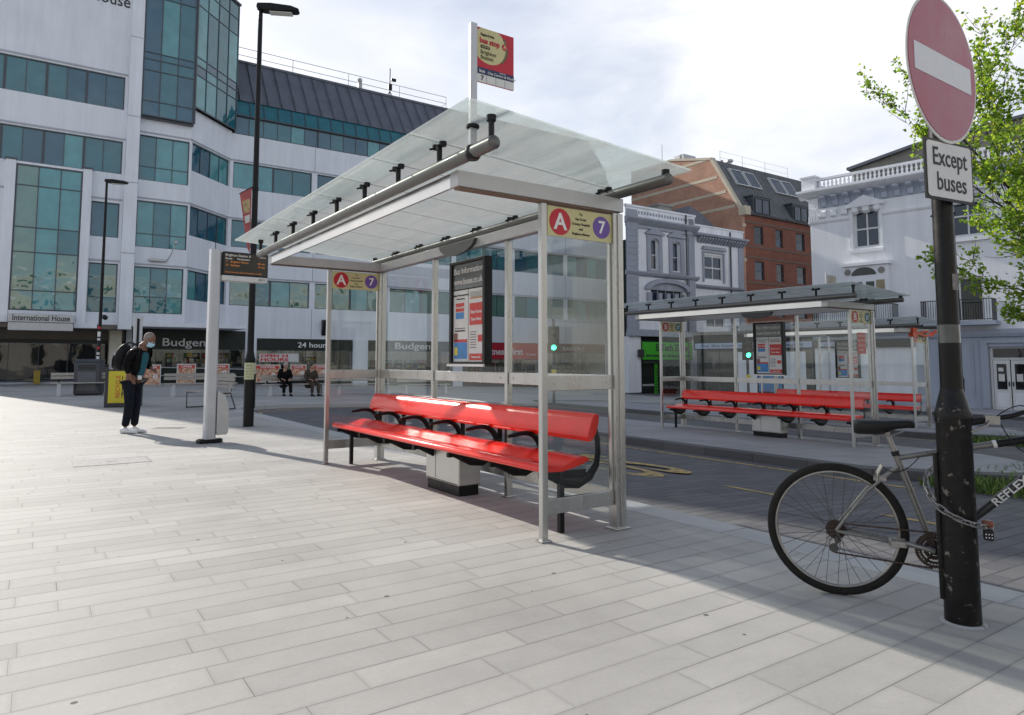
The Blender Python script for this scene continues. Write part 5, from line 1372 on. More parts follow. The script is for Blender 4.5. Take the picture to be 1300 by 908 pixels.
for i,(a,b,S,zt) in enumerate(shops):
    base=terr((a+b)/2)
    fz=2.0 if i!=3 else 1.42
    mm=[MT['fascia'],MT['fascia'],MT['fascia'],MT['signred'],mat('maroon_fascia',(.16,.02,.02),rough=.4)][i]
    m=B.mb(); m.box(a,b,S-.03,S+.2,fz,zt-.02); f=m.obj('shop_fascia',mm,r)
    m=B.mb(); m.box(a,b,S-.01,S+.2,base-.25,base+.95 if i<2 else base+.4); m.obj('stall_riser',MT['fascia'],r)
    window(r,B.P(S),a,b,(base+.95 if i<2 else base+.4),fz-.002,4 if i else 5,None,MT['frame'],[MT['shopglass']],d=.02,fw=.05,name='shop_window')
    interior(a,b,S,base,i)
    F_=S-.04
    if i==0: B.txt(f,'Budgens',7.6,F_,2.38,.68,MT['offwhite'],width=2.75)
    if i==1: B.txt(f,'24 hours',15.6,F_,2.33,.5,MT['white'],width=2.15); 
    if i==2: B.txt(f,'Budgens',23.3,F_,2.35,.66,MT['offwhite'],width=3.3)
    if i==3:
        B.txt(f,'Fitness First',31.3,F_,2.0,.72,MT['white'],width=3.6,bold=.02); B.txt(f,'for women',34.0,F_,1.8,.25,MT['white'],width=1.0)
        m=B.mb(); [m.disc((28.9+(.12 if k%2 else 0),F_,1.65+.22*k),.09,(0,1,0),.02,12) for k in range(4)]; m.obj('dots',MT['white'],f)
    if i==4: B.txt(f,'BAKERY',38.5,F_,2.3,.45,MT['offwhite'],width=2.4)
m=B.mb(); m.box(12.0,14.6,46.92,46.96,1.2,1.75); nb=m.obj('window_poster',MT['offwhite'],r)
B.txt(nb,'OPEN 24',13.0,46.91,1.60,.26,mat('neon_red',(.7,.04,.03),rough=.5),width=1.8,bold=.03)
B.txt(nb,'HOURS',13.0,46.91,1.34,.28,bpy.data.materials['neon_red'],width=1.8,bold=.03)
# food posters in front of the shops
food=mat('food_poster_print',(.60,.42,.28),rough=.5,var=.6,sc=9,dirt=(.48,.09,.05),dsc=5,dlo=.50,dhi=.58)
lab=['first food poster on the rail right of the masked man','food poster between the masked man and the display post','food poster just behind the display post',
     'food poster left of the seated pair beside the near street lamp','food poster above the seated person in brown','rightmost food poster before the near shelter']
def poster(i,w,s,z0,wd,ht):
    q=thing('food_poster',lab[i],'poster',tuple(W(w,s,z0)),AV,'food posters along the shop front')
    m=MB(); m.box(-wd/2,wd/2,-.02,.02,0,ht); p=m.obj('frame',MT['offwhite'],q)
    m=MB(); m.box(-wd/2+.05,wd/2-.05,-.026,-.021,.05,ht-.05); m.obj('print',food,q)
    m=MB(); m.box(-wd/2+.08,wd/2-.08,-.031,-.0265,ht-.24,ht-.08); h_=m.obj('heading',MT['poster_red'],q)
    text(h_,'lettering','OFFER',.14,TM((0,-.032,ht-.16),(1,0,0),(0,0,1)),MT['white'],bold=.02,width=wd*.6)
    m=MB(); m.disc((wd*.22,-.031,ht*.42),.12,(0,1,0),.008,18); m.obj('price_disc',MT['white'],q)
    text(q,'lettering','2',.16,TM((wd*.22,-.036,ht*.42),(1,0,0),(0,0,1)),MT['poster_red'],bold=.03)
    m=MB()
    for x in (-wd/2+.06,wd/2-.06): m.box(x-.02,x+.02,-.0,.03,terr(w)-z0,0)
    m.obj('stand',MT['dark'],q)
for i,(px,zt,zb) in enumerate([(192,463,489),(237,462,487),(280,462,480),(340,463,485),(379,463,480),(407,463,478)]):
    a=(zt-PY); rx,ry,rz=px-650,F*math.cos(PIT)+a*math.sin(PIT),F*math.sin(PIT)-a*math.cos(PIT)
    S=42.5; rw=rx*V[0]+ry*V[1]; rs=rx*U[0]+ry*U[1]; t=S/rs; w=rw*t; z1=H+rz*t
    hh=(zb-zt)*S/rs*1.0*1.02
    poster(i,w,S,z1-hh,.98 if i!=3 else 1.5,hh)
# low rail in front of the shops
r2=thing('railing','low timber and steel rail running in front of the shops under the posters','railing',tuple(W(3.5,43.3,terr(3.5))),AV)
m=MB(); 
pts=[(x,0,terr(3.5+x)-terr(3.5)) for x in (0,.8,4,8,12,16)]
for zz in (.5,.95): m.tube([(p[0],p[1],p[2]+zz) for p in pts],.03,6)
m.obj('rail',MT['silver_paint'],r2)
for x in (0.02,4,8,12,15.98):
    m=MB(); z=terr(3.5+x)-terr(3.5); m.box(x-.03,x+.03,-.03,.03,z,z+.95); m.obj('upright',MT['silver_paint'],r2)

# ------------------------------------------------------------------ TERRACE: TWO STUCCO HOUSES
S=32.4
def archpts(cx,cz,rx,rz,n=14,a0=0,a1=180): return [(cx+rx*math.cos(R(a0+(a1-a0)*i/n)),cz+rz*math.sin(R(a0+(a1-a0)*i/n))) for i in range(n+1)]
B=Bld('stucco_house','grey and white stucco house with two pedimented windows above a green shop sign','building',31.0,S,'Victorian terrace houses')
r=B.r; P=B.P(S)
m=MB(); holes=[(33.22,33.92,7.3,9.35),(35.3,36.02,7.35,9.35),(33.2,36.3,5.1,6.1)]
wall_holes(m,P,31.0,37.45,2.85,11.35,holes,.25)
m.add([(31,0,-1.3),(37.4,6.2,-1.3),(37.4,6.2,11.3),(31,0,11.3)],[(0,3,2,1)],0,P)
m.add([(31,0,11.3),(37.45,0,11.3),(37.4,6.2,11.3)],[(0,1,2)],0,P)
m.obj('wall',MT['vwhite'],r)
m=MB(P); m.box(31.0,31.95,-.12,-.002,2.9,11.1)
for k in range(20): m.box(30.97,31.98,-.145,-.121,2.95+k*.4,3.28+k*.4)
m.obj('quoins',MT['vgrey'],r)
m=MB(P); m.box(36.85,37.45,-.10,-.002,2.9,11.1); m.obj('quoins',MT['vgrey'],r)
m=MB(P); m.prism([(-.002,10.15),(-.10,10.2),(-.28,10.35),(-.42,10.48),(-.42,10.58),(-.002,10.6)],'x',30.9,37.7); m.box(30.95,37.6,-.14,-.002,9.95,10.14); m.obj('cornice',MT['vgrey'],r)
m=MB(P); m.box(30.95,37.5,-.10,-.003,10.62,11.25); m.box(30.9,37.55,-.16,.05,11.26,11.40)
for k in range(22): m.box(31.5+.27*k,31.62+.27*k,-.135,-.101,10.86,11.05,1)
m.obj('parapet',[MT['vwhite'],MT['vgrey']],r)
m=MB(P); m.prism([(-.002,6.78),(-.2,6.85),(-.3,7.0),(-.3,7.08),(-.002,7.1)],'x',30.9,37.7); m.obj('string_course',MT['vgrey'],r)
for x0,x1 in ((33.22,33.92),(35.3,36.02)):
    c=(x0+x1)/2
    w=window(r,P,x0,x1,7.3,9.35,1,[7.3,8.3,9.35],MT['wframe'],[MT['psash']],d=.14,fw=.07)
    m=MB(P); m.box(x0-.36,x0-.04,-.09,-.002,7.12,9.6); m.box(x1+.04,x1+.36,-.09,-.002,7.12,9.6)
    a=archpts(c,9.05,.39,.32); m.prism([(x0-.04,9.6)]+[(p[0],p[1]) for p in archpts(c,9.12,.36,.28,14,180,0)]+[(x1+.04,9.6)],'y',-.09,-.004)
    m.prism([(x0-.52,9.62),(x1+.52,9.62),(x1+.52,9.72),(c,10.15),(x0-.52,9.72)],'y',-.18,-.004)
    m.box(x0-.2,x1+.2,-.14,-.004,7.12,7.27)
    m.obj('surround',MT['vgrey'],w)
w=window(r,P,33.2,36.3,5.1,6.1,4,None,MT['wframe'],[MT['psash']],d=.14,fw=.08)
m=MB(P); o_=archpts(34.75,5.95,2.15,.80); i_=archpts(34.75,5.95,1.75,.50,14,180,0); m.prism(o_+i_,'y',-.25,-.003)
m.prism(archpts(34.75,5.95,1.74,.49),'y',-.05,-.003)
for x in (32.9,33.85,34.62,35.4,36.25): m.box(x-.12,x+.22,-.2,-.003,5.1,5.75)
m.obj('arched_surround',MT['vgrey'],w)
# low level: cornice, pilaster, shop
m=MB(P); m.box(30.9,37.5,-.35,-.003,2.86,3.1); m.box(30.95,37.45,-.2,-.003,3.11,3.3); m.box(30.95,37.45,-.1,-.002,4.7,4.85); m.obj('shop_cornice',MT['vgrey'],r)
m=MB(P); m.box(36.95,37.45,-.1,.3,-.75,2.84); m.obj('pilaster',MT['vwhite'],r)
m=MB(P); m.box(31.0,31.95,-.1,.3,-.75,2.84); m.box(31.96,32.2,-.02,.3,-.75,2.84); m.box(30.98,31.97,-.13,.3,-1.2,-.76,1)
for k in range(9): m.box(30.98,31.97,-.115,-.101,-.7+k*.38,-.36+k*.38)
m.obj('pilaster',[MT['vwhite'],MT['vbase']],r)
m=MB(P); m.box(32.25,36.9,-.18,-.05,1.35,2.5); g=m.obj('shop_sign',MT['green'],r)
B.txt(g,'E-Tech Zone',34.9,S-.19,2.12,.62,MT['ink'],width=3.0,bold=.03)
B.txt(g,'phone laptop repair unlocking and accessories',34.6,S-.19,1.62,.26,MT['ink'],width=4.2)
m=MB(P); m.box(32.22,36.93,.3,.5,-1.3,2.83); m.obj('shop_back',MT['pub'],r)
window(r,P,33.7,36.9,-.55,1.30,4,None,MT['frame'],[MT['pshop'],MT['pdark']],d=.05,fw=.06,name='shop_window')
m=MB(P); m.box(33.4,33.68,-.03,.12,-1.0,1.1); gs=m.obj('green_shutter_post',MT['green'],r)
m=MB(P); [m.box(33.44,33.64,-.045,-.031,-.9+.2*k,-.82+.2*k) for k in range(9)]; m.obj('pattern',MT['ink'],gs)
m=MB(P); m.box(32.25,33.38,.0,.1,-1.15,1.3); d_=m.obj('door',MT['dark'],r); m=MB(P); m.box(32.35,33.28,-.012,-.001,-.6,1.2); m.obj('pane',MT['pshop'],d_); m=MB(P); m.box(32.3,33.35,-.02,-.013,-.35,-.22); m.obj('rail',MT['silver_paint'],d_)
m=MB(P); m.box(32.2,34.6,-.24,-.19,1.1,1.28); m.box(33.3,33.8,-.3,-.25,1.3-.1,1.3+.0); m.obj('canopy_rail',MT['ink'],r)
m=MB(P); m.box(31.75,32.2,-.32,-.2,1.5,2.0); m.obj('projecting_sign',MT['ink'],r)
m=MB(P); m.tube([(36.55,-.16,-.8),(36.55,-.16,11.3)],.06,8); m.obj('drainpipe',MT['frame'],r)
m=MB(B.O); m.box(35.9,37.3,34.2,35.0,11.3,12.3); m.box(35.8,37.4,34.1,35.1,12.3,12.42); m.obj('chimney',MT['cap'],r)
m=MB(P); m.prism([(31.5,.27),(37.44,.27),(37.39,6.0)],'z',-1.3,11.29); m.obj('core',MT['fascia'],r)

B=Bld('stucco_house','white stucco house with bracketed cornice between the grey house and the brick block','building',37.46,S,'Victorian terrace houses')
r=B.r; P=B.P(S)
m=MB(); wall_holes(m,P,37.46,42.8,2.85,10.75,[(38.45,40.5,6.95,8.75),(38.6,40.6,3.6,5.2)],.2)
m.add([(42.8,0,-1.3),(42.8,9,-1.3),(42.8,9,10.7),(42.8,0,10.7)],[(0,1,2,3)],0,P)
m.add([(37.46,0,10.7),(42.8,0,10.7),(42.8,9,10.7),(37.46,9,10.7)],[(0,1,2,3)],0,P); m.obj('wall',MT['vwhite'],r)
m=MB(P); m.box(42.25,42.8,-.07,-.002,2.9,9.6); m.obj('quoins',MT['vgrey'],r)
m=MB(P); m.prism([(-.002,9.95),(-.45,10.0),(-.5,10.08),(-.5,10.16),(-.002,10.2)],'x',37.3,43.0)
for k in range(17): m.prism([(-.002,9.55),(-.08,9.55),(-.42,9.85),(-.42,9.94),(-.002,9.94)],'x',37.8+.3*k,37.94+.3*k)
m.obj('cornice',MT['vgrey'],r)
m=MB(P); m.box(37.46,42.85,-.05,-.003,10.21,10.7); m.box(37.42,42.9,-.1,.3,10.71,10.82); m.obj('parapet',MT['vwhite'],r)
w=window(r,P,38.45,40.5,6.95,8.75,2,[6.95,7.85,8.75],MT['wframe'],[MT['psash']],d=.08,fw=.13)
m=MB(P); m.box(38.3,38.44,-.1,-.002,6.8,8.9); m.box(40.51,40.66,-.1,-.002,6.8,8.9); m.prism([(38.2,9.1),(40.75,9.1),(40.6,9.35),(38.35,9.35)],'y',-.2,-.003); m.box(38.3,40.66,-.12,-.002,8.9,8.98); m.obj('surround',MT['vgrey'],w)
window(r,P,38.6,40.6,3.6,5.2,2,[3.6,4.4,5.2],MT['wframe'],[MT['psash']],d=.08,fw=.1)
m=MB(P); m.prism([(-.002,6.3),(-.3,6.42),(-.35,6.55),(-.002,6.6)],'x',37.6,42.6); m.obj('string_course',MT['vgrey'],r)
m=MB(P); m.box(37.46,42.8,-.12,.3,-1.3,2.84); m.obj('shop_front',MT['pub'],r)
m=MB(P); m.box(37.46,42.8,-.3,-.125,2.2,2.9); f=m.obj('shop_fascia',mat('grey_fascia',(.10,.10,.11),rough=.5),r)
m=MB(P); m.box(37.7,38.5,-.32,-.31,2.3,2.75); m.obj('sign_panel',MT['offwhite'],f)
window(r,B.P(S-.16),38.0,42.4,-.3,2.0,3,None,MT['frame'],[MT['pdark']],d=.0,fw=.06,name='shop_window')
m=MB(P); m.tube([(41.3,-.1,-.8),(41.3,-.1,10.6)],.06,8); m.obj('drainpipe',MT['frame'],r)
m=MB(P); m.box(37.47,42.79,.31,9,-1.3,10.69); m.obj('core',MT['fascia'],r)
m=MB(B.O); m.prism([(38.4,10.7),(42.7,10.7),(40.4,12.1),(39.0,12.6)],'y',34.0,37.5); m.obj('roof',MT['lead'],r)
m=MB(B.O); m.box(38.2,41.9,33.6,33.95,10.83,11.15); m.obj('roof_lantern',MT['wframe'],r)
# red poster frame hanging in the dark shop front
q=thing('hanging_sign','red topped white sign on the dark shop front left of a green traffic light','shop sign',tuple(W(38.35,S-1.0,1.0)),AV)
m=MB(); m.box(-.42,.42,-.03,.03,-.0,1.5); m.obj('board',MT['offwhite'],q)
m=MB(); m.box(-.55,.55,-.05,.05,1.501,1.72); m.box(-.55,.55,-.05,.05,-.22,-.001); m.obj('red_bar',MT['poster_red'],q)
m=MB(); m.box(-.22,.22,-.036,-.031,.3,1.2); m.disc((0,-.05,.75),.13,(0,1,0),.02,16); m.obj('print',MT['ink'],q)
m=MB(); m.box(-.02,.02,.031,.9,.7,.75); m.obj('arm',MT['ink'],q)

# ------------------------------------------------------------------ BRICK BLOCK WITH MANSARD
B=Bld('brick_building','orange brick block with stone bands and a steep grey mansard roof with skylights','building',42.86,S)
r=B.r; P=B.P(S); X0,X1=42.86,58.0
# gable wall facing left
m=MB(B.O); pr=[(S,-1.4),(S,12.3),(35.1,17.0),(39.4,17.9),(44,17.9),(44,-1.4)]
m.prism(pr,'x',X0,X0+.3); m.obj('gable_wall',MT['brick'],r)
m=MB(B.O)
for z,sa in ((16.95,35.4),(15.35,34.6),(14.05,33.8),(12.8,33.0)): m.box(X0-.02,X0-.002,sa,44,z,z+.22)
m.obj('stone_band',MT['stone'],r)
m=MB(B.O); d_=Vector((35.1-S,4.7)).normalized()
m.prism([(S-.12,12.3),(S+.1,12.3),(35.25,16.95),(35.05,17.12)],'x',X0-.06,X0+.34); m.prism([(35.0,17.1),(35.1,16.92),(39.4,17.85),(44,17.85),(44,18.0),(39.3,18.0)],'x',X0-.06,X0+.34); m.box(X0-.08,X0+.5,S-.4,S+.25,12.1,12.75); m.obj('coping',MT['stone'],r)
m=MB(); hs=[]
for z0,z1 in ((10.05,11.45),(7.35,8.75),(4.6,6.0)):
    for a,b in ((44.2,45.35),(46.85,47.8),(49.5,50.7),(52.6,53.8)): hs.append((a,b,z0,z1))
wall_holes(m,P,X0+.3,X1,2.6,12.3,hs,.15); m.obj('wall',MT['brick2'],r)
for h_ in hs: 
    w=window(r,P,h_[0],h_[1],h_[2],h_[3],1,[h_[2],(h_[2]+h_[3])/2,h_[3]],MT['frame'],[MT['psash'],MT['pdark']],d=.09,fw=.07)
m=MB(P)
for z in (11.6,8.95): m.box(X0+.3,X1,-.04,-.002,z,z+.14)
for z in (9.75,7.05): m.box(X0+.3,X1,-.03,-.002,z,z+.14)
m.obj('string_course',mat('brown_band',(.17,.11,.08),rough=.8),r)
for k in range(3): m=MB(P); m.box(X0+.0,X0+.36,-.05,-.003,11.35-1.3*k-.1,11.35-1.3*k+.12); m.obj('quoin_stone',MT['stone'],r)
m=MB(P); m.box(X0+.5,X1,-.18,-.002,12.2,12.36); m.obj('gutter',MT['iron'],r)
m=MB(B.O); m.add([(X0+.3,S,12.37),(X1,S,12.37),(X1,35.1,17.0),(X0+.3,35.1,17.0)],[(0,1,2,3)]); m.add([(X0+.3,35.1,17.0),(X1,35.1,17.0),(X1,44,17.2),(X0+.3,44,17.2)],[(0,1,2,3)]); rf=m.obj('roof',MT['slateroof'],r)
sl=lambda z:S+(z-12.37)*(35.1-S)/(17.0-12.37)
m=MB(B.O); x=X0+.7
while x<X1:
    m.add([(x-.02,sl(12.4)-.03,12.4),(x+.02,sl(12.4)-.03,12.4),(x+.02,sl(16.98)-.03,16.98),(x-.02,sl(16.98)-.03,16.98),(x,sl(12.4)-.07,12.4),(x,sl(16.98)-.07,16.98)],[(0,4,5,3),(4,1,2,5)]); x+=.42
m.obj('standing_seams',MT['slateroof'],rf)
for a,b in ((44.3,45.6),(45.95,47.2),(49.3,50.6),(50.9,52.2)):
    z0,z1=15.0,16.3
    m=MB(B.O); f_=.10
    def q4(x0,x1,za,zb,o,mi=0): m.add([(x0,sl(za)-o,za),(x1,sl(za)-o,za),(x1,sl(zb)-o,zb),(x0,sl(zb)-o,zb)],[(0,1,2,3)],mi)
    q4(a,b,z0,z1,.16,1)
    for x0,x1,za,zb in ((a-.08,a,z0-.08,z1+.08),(b,b+.08,z0-.08,z1+.08),(a,b,z0-.08,z0),(a,b,z1,z1+.08)):
        q4(x0,x1,za,zb,.19,0); m.add([(x0,sl(za)-.19,za),(x1,sl(za)-.19,za),(x1,sl(za),za-.02),(x0,sl(za),za-.02)],[(0,3,2,1)],0)
        m.add([(x0,sl(za)-.19,za),(x0,sl(zb)-.19,zb),(x0,sl(zb),zb),(x0,sl(za),za)],[(0,1,2,3)],0)
    m.obj('skylight',[MT['offwhite'],MT['psash']],rf)
for a,b in ((44.3,46.4),(49.3,51.4)):
    m=MB(B.O); m.box(a,b,S+.06,34.2,12.38,13.75); m.box(a-.1,b+.1,S-.0,34.3,13.76,13.86); dm=m.obj('dormer',MT['frame'],rf)
    window(rf,B.P(S+.02),a+.15,b-.1,12.45,13.65,2,None,MT['iron'],[MT['psash']],d=-.02,fw=.07,name='dormer_window')
m=MB(B.O)
for x in (44.5,47.3,50.3,53.5): m.tube([(x,35.6,17),(x,35.6,18.1)],.02,5)
for z in (17.55,18.05): m.tube([(44.5,35.6,z),(53.5,35.6,z)],.010,4)
m.obj('roof_rail',MT['silver_paint'],r)
m=MB(B.O); m.lathe([(.14,17),(.14,17.5),(.28,17.52),(.28,17.7),(.1,17.75)],10,M=Matrix.Translation((46.2,36,0))); m.obj('vent',MT['silver_paint'],rf)
m=MB(B.O); m.lathe([(.1,17),(.1,17.4),(.14,17.42),(.14,17.5)],10,M=Matrix.Translation((45.2,36,0))); m.obj('vent',MT['silver_paint'],rf)
m=MB(B.O); m.box(43.5,45.0,38.5,39.5,17.0,18.4); m.obj('plant_housing',MT['silver_paint'],rf)
m=MB(P); m.box(X0+.31,X1,.2,11,-1.3,12.2); m.obj('core',MT['fascia'],r)
m=MB(P); m.box(X0+.02,X1,-.05,.15,-1.4,2.59); sf=m.obj('shop_front',MT['pub'],r)
m=MB(P); m.box(X0+.05,X1,-.35,-.06,1.75,2.3); f=m.obj('shop_fascia',MT['offwhite'],r)
window(r,B.P(S-.07),X0+.5,X1-.4,-.8,1.6,8,None,MT['frame'],[MT['pshop'],MT['pdark']],d=-.02,fw=.06,name='shop_window')
m=MB(B.O); m.tube([(42.0,43,17.9),(42.9,43,21.5)],.03,5) ; 
m=MB(B.O); m.tube([(43.1,40.5,17.9),(43.1,40.5,19.6)],.03,5); m.obj('aerial_mast',MT['silver_paint'],r)

# ------------------------------------------------------------------ WHITE HOUSE (turned towards the bus lane)
WO=(22.985,31.923); AW=math.atan2(-.6816,.7317)-R(3.5)
zb=-1.3
r=thing('white_house','bright white stucco house with balustrade, iron balconies and white double doors behind the tree','building',(WO[0],WO[1],zb),AW)
O=Matrix.Translation((0,0,-zb))
BZ=-.98
X0,X1=-9.05,7.0
m=MB(); hs=[(-6.75,-5.45,7.25,9.3),(-2.2,-.8,7.25,9.3),(-3.0,-1.0,3.15,5.3),(3.0,4.4,7.25,9.3),(2.6,4.6,3.15,5.3)]
wall_holes(m,O,X0,X1,2.75,10.35,hs,.25)
m.add([(X0,0,-1.3),(X0,10,-1.3),(X0,10,10.3),(X0,0,10.3)],[(0,3,2,1)],0,O)
m.obj('wall',MT['wwhite'],r)
m=MB(O); m.box(X0+.25,X1,.3,10,-1.3,10.3); m.obj('core',MT['fascia'],r)
m=MB(O); m.prism([(-.002,10.3),(-.25,10.38),(-.5,10.52),(-.62,10.6),(-.62,10.72),(-.002,10.74)],'x',X0-.5,X1); m.box(X0-.5,X0,-.0,9,10.45,10.73); m.obj('cornice',MT['wwhite'],r)
m=MB(O); x=X0+.7
while x<X1:
    m.prism([(-.002,9.75),(-.12,9.75),(-.16,10.05),(-.45,10.2),(-.45,10.31),(-.002,10.31)],'x',x,x+.26); x+=.62
m.obj('brackets',mat('shaded_bracket',(.42,.45,.54),rough=.8),r)  # grey-blue colour paints shading onto the white brackets
m=MB(O); m.box(X0+.56,X1,-.03,-.0025,9.7,10.3); m.obj('frieze_shade_band',MT['wblue'],r)  # blue-grey band puts shade under the cornice into the colour
m=MB(O); m.prism([(-.002,8.84),(-.05,8.86),(-.12,8.95),(-.12,9.02),(-.002,9.03)],'x',X0-.06,-6.9); m.prism([(-.002,8.84),(-.05,8.86),(-.12,8.95),(-.12,9.02),(-.002,9.03)],'x',-5.3,X1); 
for k in range(6): m.prism([(-.003,9.1),(-.18,9.2),(-.20,9.45),(-.1,9.6),(-.003,9.62)],'x',X0+.62+.62*k*.9,X0+.62+.62*k*.9+.3)
m.obj('frieze',MT['wwhite'],r)
m=MB(O); m.box(X0-.03,X0+.55,-.13,-.003,8.9,9.3)
m.box(X0-.02,X0+.5,-.10,-.003,9.7,10.3)
for k in range(5): m.box(X0+.02+.1*k,X0+.08+.1*k,-.2,-.131,8.95,9.65)
m.disc((X0+.25,-.12,10.0),.18,(0,1,0),.06,16); m.obj('corner_bracket',MT['wwhite'],r)
# balustrade
m=MB(O); m.box(X0-.3,X0+.45,-.3,.4,10.75,11.45); m.box(X0-.36,X0+.51,-.36,.46,11.46,11.56); m.box(X0+.46,X1,-.12,.12,10.75,10.86); m.box(X0+.46,X1,-.14,.14,11.28,11.40); bl=m.obj('balustrade',MT['wwhite'],r)
m=MB(O); x=X0+.62
while x<X1-.1:
    m.lathe([(.06,10.865),(.07,10.93),(.04,10.97),(.075,11.05),(.035,11.2),(.06,11.275)],8,M=Matrix.Translation((x,0,0))); x+=.22
b_=m.obj('balusters',MT['wwhite'],bl,smooth=40); b_['kind']='stuff'
m=MB(O); m.prism([(X0+1.6,10.8),(X1,10.8),(X1,13.4),(X0+5,12.6),(X0+1.7,12.0)],'y',1.8,8); m.obj('roof',MT['cap'],r)
m=MB(O); m.prism([(X0+1.5,12.0),(X0+1.7,12.0),(X0+5,12.6),(X1,13.4),(X1,13.55),(X0+5,12.75),(X0+1.5,12.13)],'y',1.5,8.2); m.obj('roof_edge',MT['lead'],r)
def wwin(a,b,c,d,cols=2,sur=True):
    w=window(r,O,a,b,c,d,cols,[c,(c+d)/2,d],MT['wframe'],[MT['psash']],d=.16,fw=.12)
    m=MB(O); m.box(a-.18,a-.02,-.07,-.003,c-.1,d+.05); m.box(b+.02,b+.18,-.07,-.003,c-.1,d+.05)
    if sur: m.prism([(a-.3,d+.15),(b+.3,d+.15),(b+.3,d+.28),((a+b)/2,d+.75),(a-.3,d+.28)],'y',-.25,-.004)
    m.box(a-.22,b+.22,-.2,-.004,c-.25,c-.11); m.obj('surround',MT['wwhite'],w); return w
wwin(*hs[0]); wwin(*hs[1]); wwin(*hs[3])
for h_ in (hs[2],hs[4]):
    window(r,O,*h_,2,None,MT['wframe'],[MT['pdark']],d=.16,fw=.1)
# shallow bay with arch and roundels over the left balcony
m=MB(O); m.box(-7.15,-5.05,-.35,-.003,2.8,6.25); m.box(-7.3,-4.9,-.5,-.003,6.26,6.42); bay=m.obj('bay',MT['wwhite'],r)
m=MB(O); m.prism([(-6.85,5.75)]+archpts(-6.2,5.75,.62,.42,14,180,0),'y',-.37,-.351); m.box(-6.7,-6.3,-.37,-.351,3.2,5.4); m.box(-6.1,-5.7,-.37,-.351,3.2,5.4); m.obj('pane',MT['pdark'],bay)
m=MB(O)
for x in (-7.0,-5.33): m.disc((x,-.36,5.95),.17,(0,1,0),.04,18)
m.obj('roundel',MT['cap'],bay); m=MB(O); m.box(-5.6,-5.2,-.372,-.352,4.9,5.45); m.obj('blind',mat('tan_blind',(.32,.26,.17),rough=.8),bay)
# balconies
def balcony(a,b,z):
    m=MB(O); m.box(a-.1,b+.1,-.95,-.003,z-.18,z); sl_=m.obj('balcony',MT['wblue'],r)
    m=MB(O); m.box(a,b,-.90,-.87,z+1.0,z+1.04); m.box(a,b,-.90,-.87,z+.06,z+.09); m.box(a,a+.03,-.87,-.05,z+1.0,z+1.04); m.box(b-.03,b,-.87,-.05,z+1.0,z+1.04)
    n=int((b-a)/.105)
    for i in range(n+1): x=a+.015+(b-a-.03)*i/n; m.box(x-.009,x+.009,-.894,-.876,z+.0,z+1.0)
    for i in range(7): y=-.8+.12*i; m.box(a+.006,a+.024,y-.009,y+.009,z,z+1.0); m.box(b-.024,b-.006,y-.009,y+.009,z,z+1.0)
    m.obj('railing',MT['iron'],sl_)
balcony(-8.75,-4.7,3.12); balcony(-3.45,-.5,3.12); balcony(2.3,5.0,3.12)
# ground floor: pale blue panels, fascia, doors
m=MB(); wall_holes(m,O,X0,X1,-1.3,2.75,[(-.95,.62,-1.0,1.92)],.35); m.obj('base_wall',MT['wblue'],r)
m=MB(O); m.prism([(-.002,2.35),(-.12,2.4),(-.2,2.55),(-.2,2.74),(-.002,2.75)],'x',X0,X1)
for x in (-3.6,-2.9,-2.2,-1.6,1.0,1.7,2.4): m.box(x,x+.06,-.05,-.003,-.4,2.0)
m.box(-1.25,-.96,-.1,-.003,-.95,2.1); m.box(.63,.95,-.1,-.003,-.95,2.1); m.box(-1.25,.95,-.12,-.003,2.1,2.25); m.obj('mouldings',MT['wblue'],r)
m=MB(O); m.box(X0+.02,-4.0,-.25,-.003,2.0,2.35,0); m.box(X0+.02,-4.0,-.02,-.002,-.6,1.95,1); f=m.obj('shop_front',[MT['ink'],MT['wwhite']],r)
m=MB(O); m.box(-8.7,-6.4,-.27,-.251,2.06,2.28); sg=m.obj('name_board',mat('name_board_blue',(.40,.47,.62),rough=.5),f)
text(sg,'lettering','to shop here',.2,O@TM((-7.5,-.272,2.16),(1,0,0),(0,0,1)),MT['ink'],width=1.9)
m=MB(O); m.box(-7.9,-7.7,-.03,-.022,.55,1.15); m.ball((-7.8,-.03,1.2),.08,8,6,(1,.2,1)); m.obj('figure_print',mat('pink_print',(.45,.15,.14),rough=.7,var=.4,sc=8),f)
m=MB(O); m.box(-7.3,-6.9,-.03,-.022,.45,.62); m.obj('small_sign',MT['navy'],f)
for k,x in enumerate((-.83,-.13)):
    m=MB(O); m.box(x,x+.66,.18,.24,-1.0,1.30); d_=m.obj('door',MT['wframe'],r,bevel=.01)
    m=MB(O); m.box(x+.14,x+.52,.165,.179,-.05,1.12); m.obj('pane',MT['pdark'],d_)
    m=MB(O); m.box(x+.2,x+.44,.158,.164,.32,.66); m.box(x+.2,x+.40,.158,.164,.78,.95) if k==0 else None; m.obj('notice',MT['offwhite'],d_)
    m=MB(O); m.box(x+(.58 if k==0 else .04),x+(.62 if k==0 else .08),.12,.179,.1,.3); m.obj('handle',MT['dark'],d_)
    m=MB(O); m.box(x+.1,x+.56,.168,.179,-.85,-.2); m.obj('lower_panel',MT['wwhite'],d_)
m=MB(O); m.box(-.93,.60,.17,.25,1.36,1.90,1); m.box(-.93,.60,.15,.26,1.31,1.355,0); m.box(-.93,-.84,.15,.25,-1.0,1.3,0); m.box(.54,.61,.15,.25,-1,1.3,0); m.box(-.8,.48,.15,.169,1.42,1.84,2); m.obj('door_frame',[MT['wframe'],MT['wframe'],MT['pdark']],r)
m=MB(O); m.box(-.95,.62,-.25,.3,-1.3,-1.0); m.obj('doorstep',MT['cap'],r)
